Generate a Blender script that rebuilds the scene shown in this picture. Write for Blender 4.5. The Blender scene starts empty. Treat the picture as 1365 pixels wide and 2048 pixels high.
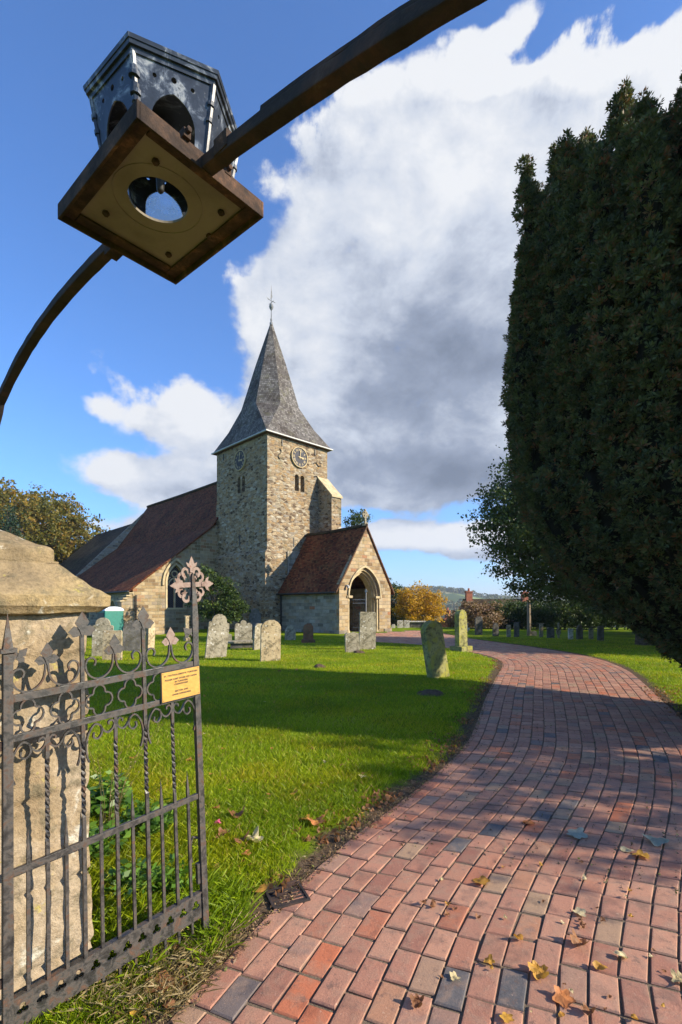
import bpy, bmesh, math, random
import numpy as np
from mathutils import Vector, Matrix
from mathutils.geometry import tessellate_polygon
rad = math.radians
S = bpy.context.scene
# ------------------------------------------------------------ camera
EYE = 1.52; F = 985.0; HOR = 1215.0
cam_d = bpy.data.cameras.new('camera'); cam = bpy.data.objects.new('camera', cam_d)
S.collection.objects.link(cam); S.camera = cam
cam.location = (0, 0, EYE); cam.rotation_euler = (rad(90), 0, 0)
cam_d.sensor_fit = 'HORIZONTAL'; cam_d.sensor_width = 24.0; cam_d.lens = F/1365*24
cam_d.shift_x = 0.0; cam_d.shift_y = (HOR-1024)/1365
cam_d.clip_start = 0.05; cam_d.clip_end = 12000
# ------------------------------------------------------------ light
SUN_AZ = -15.0; SUN_EL = 27.0        # azimuth measured from +X towards +Y
sd = Vector((math.cos(rad(SUN_AZ))*math.cos(rad(SUN_EL)), math.sin(rad(SUN_AZ))*math.cos(rad(SUN_EL)), math.sin(rad(SUN_EL))))
sl = bpy.data.lights.new('sun', 'SUN'); sun = bpy.data.objects.new('sun', sl); S.collection.objects.link(sun)
sl.energy = 5.0; sl.angle = rad(0.53); sl.color = (1.0, 0.87, 0.67)
sun.rotation_euler = sd.to_track_quat('Z', 'Y').to_euler()
S.view_settings.view_transform = 'Standard'; S.view_settings.look = 'None'
S.view_settings.exposure = 1.0; S.view_settings.gamma = 1.0
S.cycles.max_bounces = 6; S.cycles.transparent_max_bounces = 12
S.cycles.caustics_reflective = False; S.cycles.caustics_refractive = False

# ------------------------------------------------------------ node helpers
class NT:
    def __init__(s, nt): s.nt = nt; s.N = nt.nodes; s.L = nt.links
    def new(s, t, **k):
        n = s.N.new(t)
        for a, b in k.items(): setattr(n, a, b)
        return n
    def put(s, sock, v):
        if isinstance(v, bpy.types.NodeSocket): s.L.new(v, sock)
        elif v is not None:
            if isinstance(v, (tuple, list)) and len(v) == 3 and sock.type == 'RGBA': v = (*v, 1)
            sock.default_value = v
    def m(s, op, a, b=None, c=None, clamp=False):
        n = s.new('ShaderNodeMath', operation=op, use_clamp=clamp)
        s.put(n.inputs[0], a)
        if b is not None: s.put(n.inputs[1], b)
        if c is not None: s.put(n.inputs[2], c)
        return n.outputs[0]
    def vm(s, op, a, b=None, scale=None):
        n = s.new('ShaderNodeVectorMath', operation=op)
        s.put(n.inputs[0], a)
        if b is not None: s.put(n.inputs[1], b)
        if scale is not None: s.put(n.inputs['Scale'], scale)
        return n.outputs['Value'] if op in ('LENGTH', 'DOT_PRODUCT', 'DISTANCE') else n.outputs[0]
    def mix(s, f, a, b, mode='MIX'):
        n = s.new('ShaderNodeMix', data_type='RGBA', blend_type=mode)
        s.put(n.inputs[0], f); s.put(n.inputs[6], a); s.put(n.inputs[7], b)
        return n.outputs[2]
    def ss(s, v, lo, hi, a=0.0, b=1.0):
        n = s.new('ShaderNodeMapRange', interpolation_type='SMOOTHSTEP')
        s.put(n.inputs[0], v); s.put(n.inputs[1], lo); s.put(n.inputs[2], hi); s.put(n.inputs[3], a); s.put(n.inputs[4], b)
        return n.outputs[0]
    def noise(s, vec, scale, detail=4, rough=.55, dist=0.0, col=False):
        n = s.new('ShaderNodeTexNoise'); s.put(n.inputs['Vector'], vec)
        n.inputs['Scale'].default_value = scale; n.inputs['Detail'].default_value = detail
        n.inputs['Roughness'].default_value = rough; n.inputs['Distortion'].default_value = dist
        return n.outputs['Color' if col else 'Fac']
    def ramp(s, f, stops, interp='LINEAR'):
        n = s.new('ShaderNodeValToRGB'); s.put(n.inputs[0], f)
        cr = n.color_ramp; cr.interpolation = interp
        while len(cr.elements) < len(stops): cr.elements.new(0.5)
        for e, (p, c) in zip(cr.elements, stops):
            e.position = p; e.color = (*c, 1) if len(c) == 3 else c
        return n.outputs[0]
    def comb(s, x, y, z):
        n = s.new('ShaderNodeCombineXYZ'); s.put(n.inputs[0], x); s.put(n.inputs[1], y); s.put(n.inputs[2], z); return n.outputs[0]
    def sep(s, v):
        n = s.new('ShaderNodeSeparateXYZ'); s.put(n.inputs[0], v); return n.outputs
    def bump(s, h, strength=.5, dist=.02, nrm=None):
        n = s.new('ShaderNodeBump'); s.put(n.inputs['Height'], h); n.inputs['Strength'].default_value = strength
        n.inputs['Distance'].default_value = dist
        if nrm is not None: s.put(n.inputs['Normal'], nrm)
        return n.outputs[0]

# ------------------------------------------------------------ sky
W = bpy.data.worlds.new('World'); S.world = W; W.use_nodes = True
W.cycles.sampling_method = 'MANUAL'; W.cycles.sample_map_resolution = 512
w = NT(W.node_tree); w.N.clear()
sky = w.new('ShaderNodeTexSky', sky_type='NISHITA'); sky.sun_disc = False
sky.sun_elevation = rad(SUN_EL); sky.sun_rotation = rad(90-SUN_AZ); sky.altitude = 60; sky.air_density = 1.0; sky.dust_density = .6; sky.ozone_density = 2.0
tc = w.new('ShaderNodeTexCoord'); D = w.vm('NORMALIZE', tc.outputs['Generated'])
# cloud banks: azimuth / elevation of each heap, its half-widths (degrees) and weight
def azel(px, py):
    a = math.atan((px-682.5)/F); return a, math.atan((HOR-py)/F*math.cos(a))
CL = [  # px, py, rx, ry, amp
 (990,215,270,110,1.0),(880,420,250,200,1.05),(1150,360,260,230,.9),(800,640,230,190,1.1),(1010,650,260,220,1.0),
 (700,830,170,150,1.0),(880,850,260,150,1.1),(760,945,210,52,.8),(560,600,75,70,.85),(590,700,90,85,.8),(1000,915,180,55,.5),
 (660,460,70,90,.45),(1335,150,80,50,.45),(880,1078,230,30,1.15),(1060,1095,120,50,.6),(760,1060,80,25,.5),
 (1000,15,70,40,.4),(720,215,60,80,.5),(650,110,45,45,.33),(455,548,38,24,.36),(545,345,45,40,.36),(600,250,70,30,.3),
 (330,835,120,42,.75),(440,870,100,90,.85),(205,805,40,24,.5),(270,945,130,42,.9),(400,965,150,50,.75),(270,762,70,24,.36),(380,770,70,30,.42),
 (230,1050,140,24,.72),(350,1020,120,30,.5),(60,1160,150,20,.4),(1060,95,60,36,-.75),(1250,45,120,42,-.8),(1130,20,60,30,-.6),(930,15,80,24,-.4),(950,1150,220,18,.35)]
DK = [(860,850,240,150,1.0),(800,650,170,150,.55),(980,600,150,130,.5),(780,955,230,45,.75),(700,560,80,80,.3),(1000,960,160,60,.5),(900,1108,190,20,.7),
 (430,970,110,45,.6),(460,900,60,60,.35),(300,975,130,22,.4),(1200,480,150,140,.35),(940,400,120,100,.22),(640,780,60,40,-.4),(640,720,50,40,-.3),(920,340,60,60,-.2)]
g = bpy.data.node_groups.new('cloud_field', 'ShaderNodeTree')
g.interface.new_socket('Vector', in_out='INPUT', socket_type='NodeSocketVector')
g.interface.new_socket('Density', in_out='OUTPUT', socket_type='NodeSocketFloat')
g.interface.new_socket('Dark', in_out='OUTPUT', socket_type='NodeSocketFloat')
q = NT(g); gi = q.new('NodeGroupInput'); go = q.new('NodeGroupOutput')
V = gi.outputs[0]
n1 = q.noise(V, 2.6, 6, .6, 0, True)
wv = q.vm('ADD', V, q.vm('SCALE', q.vm('SUBTRACT', n1, (.5, .5, .5)), scale=.13))
x, y, z = q.sep(wv)
AZ = q.m('ARCTAN2', x, y); EL = q.m('ARCSINE', q.m('DIVIDE', z, q.vm('LENGTH', wv)))
def blobs(lst):
    acc = None
    for (px, py, rx, ry, amp) in lst:
        a, e = azel(px, py)
        ca = math.cos(a)
        sx = rx/F*ca*ca*1.25; sy = ry/F*math.cos(e)**2*ca*1.25
        u_ = q.m('MULTIPLY', q.m('SUBTRACT', AZ, a), 1/sx); v_ = q.m('MULTIPLY', q.m('SUBTRACT', EL, e), 1/sy)
        r2 = q.m('ADD', q.m('MULTIPLY', u_, u_), q.m('MULTIPLY', v_, v_))
        f = q.m('SUBTRACT', 1.0, q.m('MULTIPLY', r2, .5), clamp=True)
        f = q.m('MULTIPLY', q.m('MULTIPLY', f, f), amp)
        acc = f if acc is None else q.m('ADD', acc, f)
    return acc
M_ = q.m('MINIMUM', blobs(CL), .98); K_ = blobs(DK)
sv = q.vm('MULTIPLY', V, (1, 1, 1.5))
na = q.noise(sv, 6.5, 10, .60, .15); nb = q.noise(sv, 1.7, 3, .5)
# beyond the banks above, scattered cloud carries on all round the sky
side = q.m('SUBTRACT', 1.0, q.ss(y, -.1, .45))
base = q.m('MULTIPLY', q.m('MULTIPLY', side, q.ss(nb, .42, .66)), .5)
dd = q.m('ADD', q.m('MAXIMUM', M_, base), q.m('MULTIPLY', q.m('SUBTRACT', na, .5), 1.95))
WS = [(700,215,130,90,1.0),(640,110,60,60,.8),(545,345,70,60,.9),(455,550,50,34,1.0),(1070,60,170,75,1.3),(1250,60,130,85,1.3),(600,620,60,60,.4),(330,780,140,40,.7),(620,260,60,60,.7),(900,60,120,70,.6)]
wn = q.noise(q.vm('MULTIPLY', V, (1.3, 1, 1.0)), 9, 10, .62, .15)
dd = q.m('ADD', dd, q.m('MULTIPLY', q.m('MULTIPLY', blobs(WS), q.m('SUBTRACT', wn, .47)), 2.1))
q.put(go.inputs[0], dd); q.put(go.inputs[1], K_)
def cloud(vec):
    n = w.new('ShaderNodeGroup'); n.node_tree = g; w.put(n.inputs[0], vec); return n.outputs
c0 = cloud(D); c1 = cloud(w.vm('ADD', D, (.055, -.01, .05)))
mask = w.ss(c0[0], .33, .72)
lit = w.m('SUBTRACT', c0[0], c1[0])
sh = w.m('ADD', w.m('MULTIPLY', c0[1], .50), w.m('MULTIPLY', w.m('SUBTRACT', c0[0], .55, clamp=True), .22))
sh = w.m('SUBTRACT', sh, w.m('MULTIPLY', lit, .55))
fine = w.noise(w.vm('MULTIPLY', D, (1, 1, 1.4)), 7, 7, .6, .4)
sh = w.m('ADD', sh, w.m('MULTIPLY', w.m('SUBTRACT', fine, .5), .95))
ccol = w.ramp(sh, [(0, (.93, .95, .99)), (.3, (.66, .72, .84)), (.62, (.33, .39, .52)), (1, (.17, .215, .31))])
skyc = w.mix(1.0, sky.outputs[0], (.58, .98, 1.50), 'MULTIPLY')
b1 = w.new('ShaderNodeBackground'); w.put(b1.inputs[0], skyc); b1.inputs[1].default_value = .090
b2 = w.new('ShaderNodeBackground'); w.put(b2.inputs[0], ccol); b2.inputs[1].default_value = .47
mx = w.new('ShaderNodeMixShader'); w.put(mx.inputs[0], mask); w.L.new(b1.outputs[0], mx.inputs[1]); w.L.new(b2.outputs[0], mx.inputs[2])
wo = w.new('ShaderNodeOutputWorld'); w.L.new(mx.outputs[0], wo.inputs[0])

# ------------------------------------------------------------ materials
def mat(name, build, rough=.85, spec=.3, metal=0.0):
    M = bpy.data.materials.new(name); M.use_nodes = True
    n = NT(M.node_tree); p = n.N['Principled BSDF']
    p.inputs['Roughness'].default_value = rough; p.inputs['Specular IOR Level'].default_value = spec; p.inputs['Metallic'].default_value = metal
    r = build(n, p)
    if isinstance(r, tuple) and len(r) == 2 and not isinstance(r[0], float):
        n.put(p.inputs['Base Color'], r[0])
        if r[1] is not None: n.put(p.inputs['Normal'], r[1])
    else: n.put(p.inputs['Base Color'], r)
    return M
def obj_co(n): return n.new('ShaderNodeTexCoord').outputs['Object']
def uv_co(n): return n.new('ShaderNodeTexCoord').outputs['UV']
def geo_co(n): return n.new('ShaderNodeNewGeometry').outputs['Position']
def brick(n, vec, bw, bh, mortar, smooth=.3, off=.5, c1=(0,0,0), c2=(1,1,1), cm=(.5,.5,.5)):
    b = n.new('ShaderNodeTexBrick'); n.put(b.inputs['Vector'], vec); b.offset = off; b.offset_frequency = 2
    for k, v in (('Scale', 1.0), ('Mortar Size', mortar), ('Mortar Smooth', smooth), ('Bias', 0.0), ('Brick Width', bw), ('Row Height', bh)): b.inputs[k].default_value = v
    n.put(b.inputs['Color1'], c1); n.put(b.inputs['Color2'], c2); n.put(b.inputs['Mortar'], cm)
    return b.outputs['Color'], b.outputs['Fac']
def warp(n, vec, scale, amt, detail=3):
    return n.vm('ADD', vec, n.vm('SCALE', n.vm('SUBTRACT', n.noise(vec, scale, detail, .5, 0, True), (.5,.5,.5)), scale=amt))

def stone_wall(name, stops, mortar_col, bw, bh, ms=.016, wa=.09, rubble=0.0, lich=(.42,.40,.30)):
    def f(n, p):
        uv = uv_co(n); v = warp(n, uv, 1.6, wa); v = warp(n, v, 6.0, wa*.35)
        col, fac = brick(n, v, bw, bh, ms, .5)
        if rubble:
            vo = n.new('ShaderNodeTexVoronoi', feature='F1'); vs = n.vm('MULTIPLY', warp(n, uv, 3, .14), (3.4, 7.5, 1)); n.put(vo.inputs['Vector'], vs); vo.inputs['Scale'].default_value = 1.0
            ve = n.new('ShaderNodeTexVoronoi', feature='DISTANCE_TO_EDGE'); n.put(ve.inputs['Vector'], vs); ve.inputs['Scale'].default_value = 1.0
            rv = n.sep(vo.outputs['Color'])[0]
            ef = n.ss(ve.outputs['Distance'], .02, .09, .8, 0)
            sel = n.ss(n.noise(uv, .7, 3), .5-rubble*.5+.12, .5-rubble*.5+.16)
            col = n.mix(sel, col, rv); fac = n.m('ADD', n.m('MULTIPLY', fac, n.m('SUBTRACT', 1, sel)), n.m('MULTIPLY', ef, sel))
        base = n.ramp(col, stops)
        big = n.noise(uv, .35, 4, .6); base = n.mix(n.ss(big, .4, .7, 0, .45), base, n.mix(1, base, (.62, .60, .55), 'MULTIPLY'))
        med = n.noise(uv, 3.5, 6, .65); base = n.mix(n.ss(med, .35, .75, 0, .55), base, n.mix(1, base, (.55, .50, .45), 'MULTIPLY'))
        base = n.mix(n.ss(n.noise(uv, 9, 5, .7), .62, .70, 0, .5), base, lich)
        fineN = n.noise(uv, 30, 5, .7); base = n.mix(.35, base, n.mix(1, base, n.ramp(fineN, [(.3, (.5,.5,.5)), (.7, (1.5,1.5,1.5))]), 'MULTIPLY'))
        base = n.mix(n.ss(n.noise(n.vm('MULTIPLY', uv, (1.1, .22, 1)), 1.3, 5, .7), .54, .66, 0, .55), base, (.13,.125,.07))
        c = n.mix(n.m('MULTIPLY', fac, .8), base, mortar_col)
        h = n.m('ADD', n.m('ADD', n.m('MULTIPLY', fac, -1.0), n.m('MULTIPLY', med, .7)), n.m('MULTIPLY', col if not rubble else n.noise(uv, 5, 2), .45))
        return c, n.bump(h, .9, .05)
    return mat(name, f, .92, .15)
TW = stone_wall('tower_stone', [(0,(.09,.06,.04)),(.2,(.22,.16,.105)),(.42,(.34,.26,.165)),(.6,(.31,.20,.095)),(.75,(.42,.355,.25)),(.9,(.25,.22,.185)),(1,(.50,.45,.35))], (.40,.335,.23), .42, .17, .02, .16, .62)
AW = stone_wall('ashlar_stone', [(0,(.18,.12,.07)),(.25,(.33,.24,.13)),(.5,(.42,.33,.20)),(.7,(.30,.25,.19)),(.85,(.46,.37,.23)),(1,(.30,.15,.08))], (.44,.385,.29), .46, .21, .012, .05)
DW = stone_wall('grey_ashlar', [(0,(.17,.145,.12)),(.3,(.29,.255,.20)),(.55,(.36,.33,.28)),(.75,(.33,.25,.16)),(.97,(.40,.37,.32)),(1,(.34,.13,.06))], (.36,.34,.29), .5, .2, .012, .05)
def f(n, p):
    uv = geo_co(n); a = n.noise(uv, 3, 6, .6); b = n.noise(uv, 17, 6, .7)
    c = n.ramp(a, [(.3,(.28,.22,.14)),(.5,(.44,.36,.22)),(.7,(.54,.45,.28))]); c = n.mix(n.ss(b, .5, .8, 0, .6), c, (.2,.17,.12))
    return c, n.bump(b, .5, .02)
DRESS = mat('dressed_stone', f, .9, .15)
def pillar(cols, name):
    def f(n, p):
        v = geo_co(n); a = n.noise(v, 2.6, 5, .6, .4); b = n.noise(v, 11, 7, .7, .3); c_ = n.noise(v, 55, 6, .75)
        c = n.ramp(a, [(.28, cols[0]), (.45, cols[1]), (.58, cols[2]), (.72, cols[3])])
        c = n.mix(n.ss(b, .50, .66, 0, .75), c, (.13,.115,.075))
        c = n.mix(n.ss(n.noise(v, 5.3, 5, .65, .6), .60, .68, 0, .8), c, (.56,.54,.46))
        c = n.mix(n.ss(n.noise(v, 8.3, 6, .7), .63, .70, 0, .75), c, (.42,.36,.10))
        c = n.mix(.55, c, n.mix(1, c, n.ramp(c_, [(.3,(.45,.45,.45)),(.7,(1.5,1.5,1.5))]), 'MULTIPLY'))
        h = n.m('ADD', n.m('MULTIPLY', b, 1.0), n.m('MULTIPLY', c_, .35))
        return c, n.bump(h, .8, .025)
    return mat(name, f, .95, .1)
PS = pillar([(.20,.145,.085),(.30,.23,.145),(.355,.29,.21),(.24,.20,.15)], 'pillar_stone')
CS = pillar([(.16,.125,.08),(.27,.205,.12),(.33,.25,.13),(.20,.17,.12)], 'cap_stone')
GSTONE = {}
def grave_mat(name, c1, c2, c3, moss=.3, white=.3):
    def f(n, p):
        v = obj_co(n); a = n.noise(v, 3.2, 6, .6, .6); b = n.noise(v, 12, 7, .7, .3)
        c = n.ramp(a, [(.3, c1), (.5, c2), (.68, c3)])
        c = n.mix(n.ss(b, .48, .62, 0, .8), c, (.10,.09,.06)); c = n.mix(n.ss(n.noise(v, 2.1, 5, .65), .50, .62, 0, .6), c, n.mix(1, c, (.45,.42,.36), 'MULTIPLY'))
        c = n.mix(n.ss(n.noise(v, 7.7, 5, .65), .70-.2*white, .76-.2*white, 0, .85), c, (.58,.56,.50))
        c = n.mix(n.ss(n.noise(v, 4.1, 5, .6), .70-.25*moss, .80-.25*moss, 0, .8), c, (.30,.29,.06))
        return c, n.bump(n.m('ADD', b, a), .6, .03)
    GSTONE[name] = mat(name, f, .95, .1)
grave_mat('lichen_stone', (.18,.155,.105), (.32,.285,.21), (.37,.335,.26), .15, .5)
grave_mat('warm_stone', (.34,.26,.155), (.43,.34,.21), (.47,.40,.28), .25, .35)
grave_mat('green_stone', (.15,.15,.06), (.26,.25,.10), (.36,.34,.14), .75, .05)
grave_mat('dark_stone', (.06,.06,.06), (.12,.115,.11), (.2,.19,.18), .1, .2)
grave_mat('brown_stone', (.12,.06,.035), (.2,.10,.06), (.16,.12,.08), .1, .05)
grave_mat('white_stone', (.45,.43,.38), (.6,.57,.5), (.66,.63,.56), .05, .3)
def roofmat(name, stops, bw, bh, white=.0, moss=(.12,.11,.04), mossamt=.4):
    def f(n, p):
        uv = uv_co(n); v = warp(n, uv, 5, .025)
        col, fac = brick(n, v, bw, bh, .008, .3)
        c = n.ramp(col, stops)
        c = n.mix(n.ss(n.noise(uv, .5, 5, .65), .4, .65, 0, .75), c, n.mix(1, c, (.42,.37,.34), 'MULTIPLY'))
        c = n.mix(n.ss(n.noise(uv, 1.3, 6, .7), .52, .66, 0, mossamt), c, moss)
        c = n.mix(n.ss(n.noise(n.vm('MULTIPLY', uv, (1, .6, 1)), 4.5, 4, .75), .73-white*.07, .76-white*.07, 0, .7), c, (.5,.5,.48))
        c = n.mix(n.m('MULTIPLY', fac, .75), c, (.02,.015,.012))
        saw = n.m('FRACT', n.m('DIVIDE', n.sep(v)[1], bh))
        h = n.m('ADD', n.m('MULTIPLY', saw, -.6), n.m('ADD', n.m('MULTIPLY', fac, -1), n.m('MULTIPLY', col, .8)))
        return c, n.bump(h, 1.0, .03)
    return mat(name, f, .9, .15)
RT = roofmat('clay_roof_tile', [(0,(.055,.020,.010)),(.3,(.15,.042,.017)),(.55,(.23,.062,.022)),(.8,(.17,.072,.030)),(1,(.29,.105,.038))], .17, .11, .6, mossamt=.35)
RB = roofmat('brown_roof_tile', [(0,(.03,.022,.014)),(.5,(.07,.05,.03)),(1,(.10,.075,.045))], .17, .11, .2, mossamt=.7)
RS = roofmat('oak_shingle', [(0,(.09,.082,.076)),(.35,(.135,.125,.118)),(.7,(.17,.16,.15)),(1,(.24,.225,.21))], .13, .15, .0, (.15,.145,.06), .35)
def rust(n, p):
    v = geo_co(n); a = n.noise(v, 22, 7, .7, .4); b = n.noise(v, 90, 5, .7)
    c = n.ramp(a, [(.34,(.016,.015,.015)),(.46,(.034,.032,.031)),(.54,(.065,.056,.049)),(.60,(.060,.037,.026)),(.68,(.11,.055,.032)),(.78,(.20,.165,.145))])
    n.put(p.inputs['Roughness'], n.ss(a, .4, .6, .38, .8))
    return c, n.bump(n.m('ADD', a, n.m('MULTIPLY', b, .5)), .5, .004)
IRON = mat('weathered_iron', rust, .6, .5)
def rust2(n, p):
    v = geo_co(n); a = n.noise(v, 14, 8, .72, .3); b = n.noise(v, 80, 5, .7)
    c = n.ramp(a, [(.3,(.016,.012,.012)),(.45,(.040,.028,.023)),(.56,(.075,.046,.033)),(.64,(.15,.080,.05)),(.74,(.24,.18,.145))])
    return c, n.bump(n.m('ADD', a, n.m('MULTIPLY', b, .6)), .8, .005)
RUSTY = mat('rusty_iron', rust2, .9, .2)
def archm(n, p):
    v = geo_co(n); a = n.noise(v, 9, 8, .72, .3); b = n.noise(v, 60, 5, .7)
    c = n.ramp(a, [(.3,(.016,.013,.013)),(.5,(.034,.027,.026)),(.62,(.065,.038,.03)),(.72,(.10,.075,.06))])
    return c, n.bump(n.m('ADD', a, n.m('MULTIPLY', b, .6)), .7, .005)
ARCHM = mat('arch_iron', archm, .85, .25)
def lead(n, p):
    v = geo_co(n); a = n.noise(v, 16, 7, .68, .6); b = n.noise(v, 60, 6, .7)
    c = n.ramp(a, [(.34,(.012,.015,.022)),(.52,(.025,.032,.048)),(.575,(.11,.13,.17)),(.61,(.30,.32,.35)),(.65,(.06,.07,.09)),(.8,(.025,.03,.04))])
    c = n.mix(n.ss(b, .63, .70, 0, .5), c, (.36,.36,.35))
    n.put(p.inputs['Roughness'], .38)
    return c, n.bump(a, .25, .003)
def finm(n, p):
    v = geo_co(n); a = n.noise(v, 30, 7, .7, .4); b = n.noise(v, 120, 5, .7)
    c = n.ramp(a, [(.34,(.11,.06,.045)),(.45,(.20,.14,.115)),(.58,(.27,.205,.175)),(.72,(.20,.09,.055))])
    return n.mix(n.ss(b, .58, .66, 0, .7), c, (.10,.07,.06)), n.bump(a, .3, .003)
FINM = mat('pinkish_rusted_plate', finm, .8, .25)
LEAD = mat('oxidised_copper_sheet', lead, .4, .5, .0)
def board(n, p):
    v = geo_co(n); a = n.noise(v, 6, 6, .6); c = n.ramp(a, [(.3,(.14,.122,.098)),(.6,(.23,.205,.168))]); return c, n.bump(n.noise(v, 60, 4), .3, .003)
BOARD = mat('tan_board', board, .9, .15)
def flat(name, col, rough=.6, spec=.4, metal=0.0, nv=.25, ns=8):
    def f(n, p):
        a = n.noise(obj_co(n), ns, 6, .65)
        return n.mix(n.ss(a, .35, .7, 0, 1), tuple(c*(1-nv) for c in col), tuple(min(1, c*(1+nv)) for c in col)), n.bump(a, .15, .01)
    return mat(name, f, rough, spec, metal)
BRASS = flat('brass_plate', (.50,.28,.065), .45, .5, .3, .10, 30)
BLACK = flat('black_paint', (.02,.02,.02), .5)
DARKWOOD = flat('dark_oak', (.10,.055,.03), .8, .2, 0, .4, 6)
GOLD = flat('gilding', (.46,.36,.19), .6, .3, .0, .1)
DIAL = flat('clock_dial_paint', (.035,.035,.045), .75, .5, 0, .3)
WHITEP = flat('white_gutter_paint', (.42,.42,.41), .5, .4, 0, .08)
LEADG = flat('grey_lead', (.17,.18,.19), .7, .3, 0, .25)
GREENP = flat('green_plastic', (.01,.16,.13), .45, .5, 0, .1)
TOPP = flat('translucent_white_plastic', (.62,.68,.78), .4, .5, 0, .08)
CHIM = flat('brick_chimney', (.36,.13,.08), .9, .2, 0, .35, 10)
PAPER = flat('pinned_paper', (.6,.56,.58), .8, .2, 0, .1)
PANE = mat('leaded_glass', lambda n, p: ((lambda c: (n.mix(c, (.015,.018,.025), (.10,.10,.11)), None))(n.m('MAXIMUM', n.ss(n.m('ABSOLUTE', n.m('SUBTRACT', n.m('FRACT', n.m('MULTIPLY', n.m('ADD', n.sep(uv_co(n))[0], n.sep(uv_co(n))[1]), 6.5)), .5)), .42, .47), n.ss(n.m('ABSOLUTE', n.m('SUBTRACT', n.m('FRACT', n.m('MULTIPLY', n.m('SUBTRACT', n.sep(uv_co(n))[0], n.sep(uv_co(n))[1]), 6.5)), .5)), .42, .47)))), .15, .6)
def glassm():
    M = bpy.data.materials.new('frosted_lamp_glass'); M.use_nodes = True; n = NT(M.node_tree); n.N.clear()
    d = n.new('ShaderNodeBsdfDiffuse'); d.inputs[0].default_value = (.6,.68,.74,1)
    t = n.new('ShaderNodeBsdfTranslucent'); t.inputs[0].default_value = (.8,.9,1,1)
    a = n.new('ShaderNodeBsdfTransparent'); m1 = n.new('ShaderNodeMixShader'); m1.inputs[0].default_value = .6
    m2 = n.new('ShaderNodeMixShader'); v = geo_co(n); n.put(m2.inputs[0], n.ss(n.noise(v, 20, 5, .6), .3, .7, .10, .38))
    n.L.new(d.outputs[0], m1.inputs[1]); n.L.new(t.outputs[0], m1.inputs[2]); n.L.new(m1.outputs[0], m2.inputs[2]); n.L.new(a.outputs[0], m2.inputs[1])
    o = n.new('ShaderNodeOutputMaterial'); n.L.new(m2.outputs[0], o.inputs[0]); return M
FROST = glassm()
def leafmat(name, stops, trans=.35, rough=.55, big=None):
    M = bpy.data.materials.new(name); M.use_nodes = True; n = NT(M.node_tree); n.N.clear()
    at = n.new('ShaderNodeAttribute'); at.attribute_name = 'tint'
    c = n.ramp(at.outputs['Fac'], stops)
    if big: c = n.mix(n.ss(n.noise(geo_co(n), big[0], 3), .45, .6), c, n.mix(1, c, big[1], 'MULTIPLY'))
    p = n.new('ShaderNodeBsdfPrincipled'); n.put(p.inputs['Base Color'], c); p.inputs['Roughness'].default_value = rough; p.inputs['Specular IOR Level'].default_value = .3
    t = n.new('ShaderNodeBsdfTranslucent'); n.put(t.inputs[0], n.mix(1, c, (1.5,1.5,.7), 'MULTIPLY'))
    m = n.new('ShaderNodeMixShader'); m.inputs[0].default_value = trans; n.L.new(p.outputs[0], m.inputs[1]); n.L.new(t.outputs[0], m.inputs[2])
    o = n.new('ShaderNodeOutputMaterial'); n.L.new(m.outputs[0], o.inputs[0]); return M
YEW = leafmat('yew_needles', [(0,(.018,.028,.011)),(.4,(.055,.072,.026)),(.66,(.105,.125,.040)),(.80,(.15,.09,.038)),(1,(.26,.08,.035))], .15, .6)
YCORE = flat('yew_dark_core', (.010,.010,.007), .95, .05, 0, .3)  # near-black fill for the light-blocking cores of the plumes
LIME = leafmat('lime_leaves', [(0,(.03,.05,.012)),(.6,(.05,.085,.018)),(1,(.10,.12,.02))], .2)
AUT = leafmat('autumn_leaves', [(0,(.05,.065,.012)),(.45,(.12,.11,.018)),(.8,(.22,.15,.02)),(1,(.28,.13,.03))], .3)
YEL = leafmat('yellow_leaves', [(0,(.20,.13,.015)),(.5,(.42,.24,.015)),(1,(.55,.32,.02))], .35)
HEDGE = leafmat('hedge_leaves', [(0,(.02,.04,.012)),(.6,(.045,.08,.02)),(1,(.10,.13,.035))], .25)
BUSH = leafmat('bush_leaves', [(0,(.02,.04,.010)),(.6,(.04,.075,.015)),(1,(.12,.16,.025))], .3)
CONIF = leafmat('conifer_needles', [(0,(.012,.035,.02)),(1,(.03,.06,.03))], .1)
REDSH = leafmat('russet_twigs', [(0,(.14,.08,.05)),(.5,(.22,.14,.09)),(1,(.30,.24,.12))], .2)
WEED = leafmat('weed_leaves', [(0,(.05,.11,.015)),(.6,(.09,.19,.025)),(1,(.16,.27,.04))], .35, .4)
GRASSB = leafmat('grass_blades', [(0,(.09,.15,.007)),(.45,(.21,.30,.008)),(.8,(.35,.41,.012)),(.93,(.44,.39,.07)),(1,(.40,.28,.12))], .4, .5, (.9, (1.15,.95,.8)))
DRYG = leafmat('dry_grass', [(0,(.20,.15,.07)),(1,(.36,.29,.15))], .3)
BARK = flat('bark', (.10,.075,.055), .95, .1, 0, .4, 12)
FLEAF = {k: leafmat('fallen_leaf_'+k, [(0, a), (1, b)], .25, .6) for k, a, b in (
  ('brown', (.16,.07,.03), (.30,.14,.06)), ('gold', (.34,.17,.03), (.52,.30,.05)), ('orange', (.36,.13,.04), (.50,.20,.07)), ('pale', (.42,.34,.17), (.55,.47,.28)), ('grey', (.22,.25,.2), (.33,.36,.3)), ('pink', (.6,.05,.16), (.7,.1,.25)))}

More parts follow.
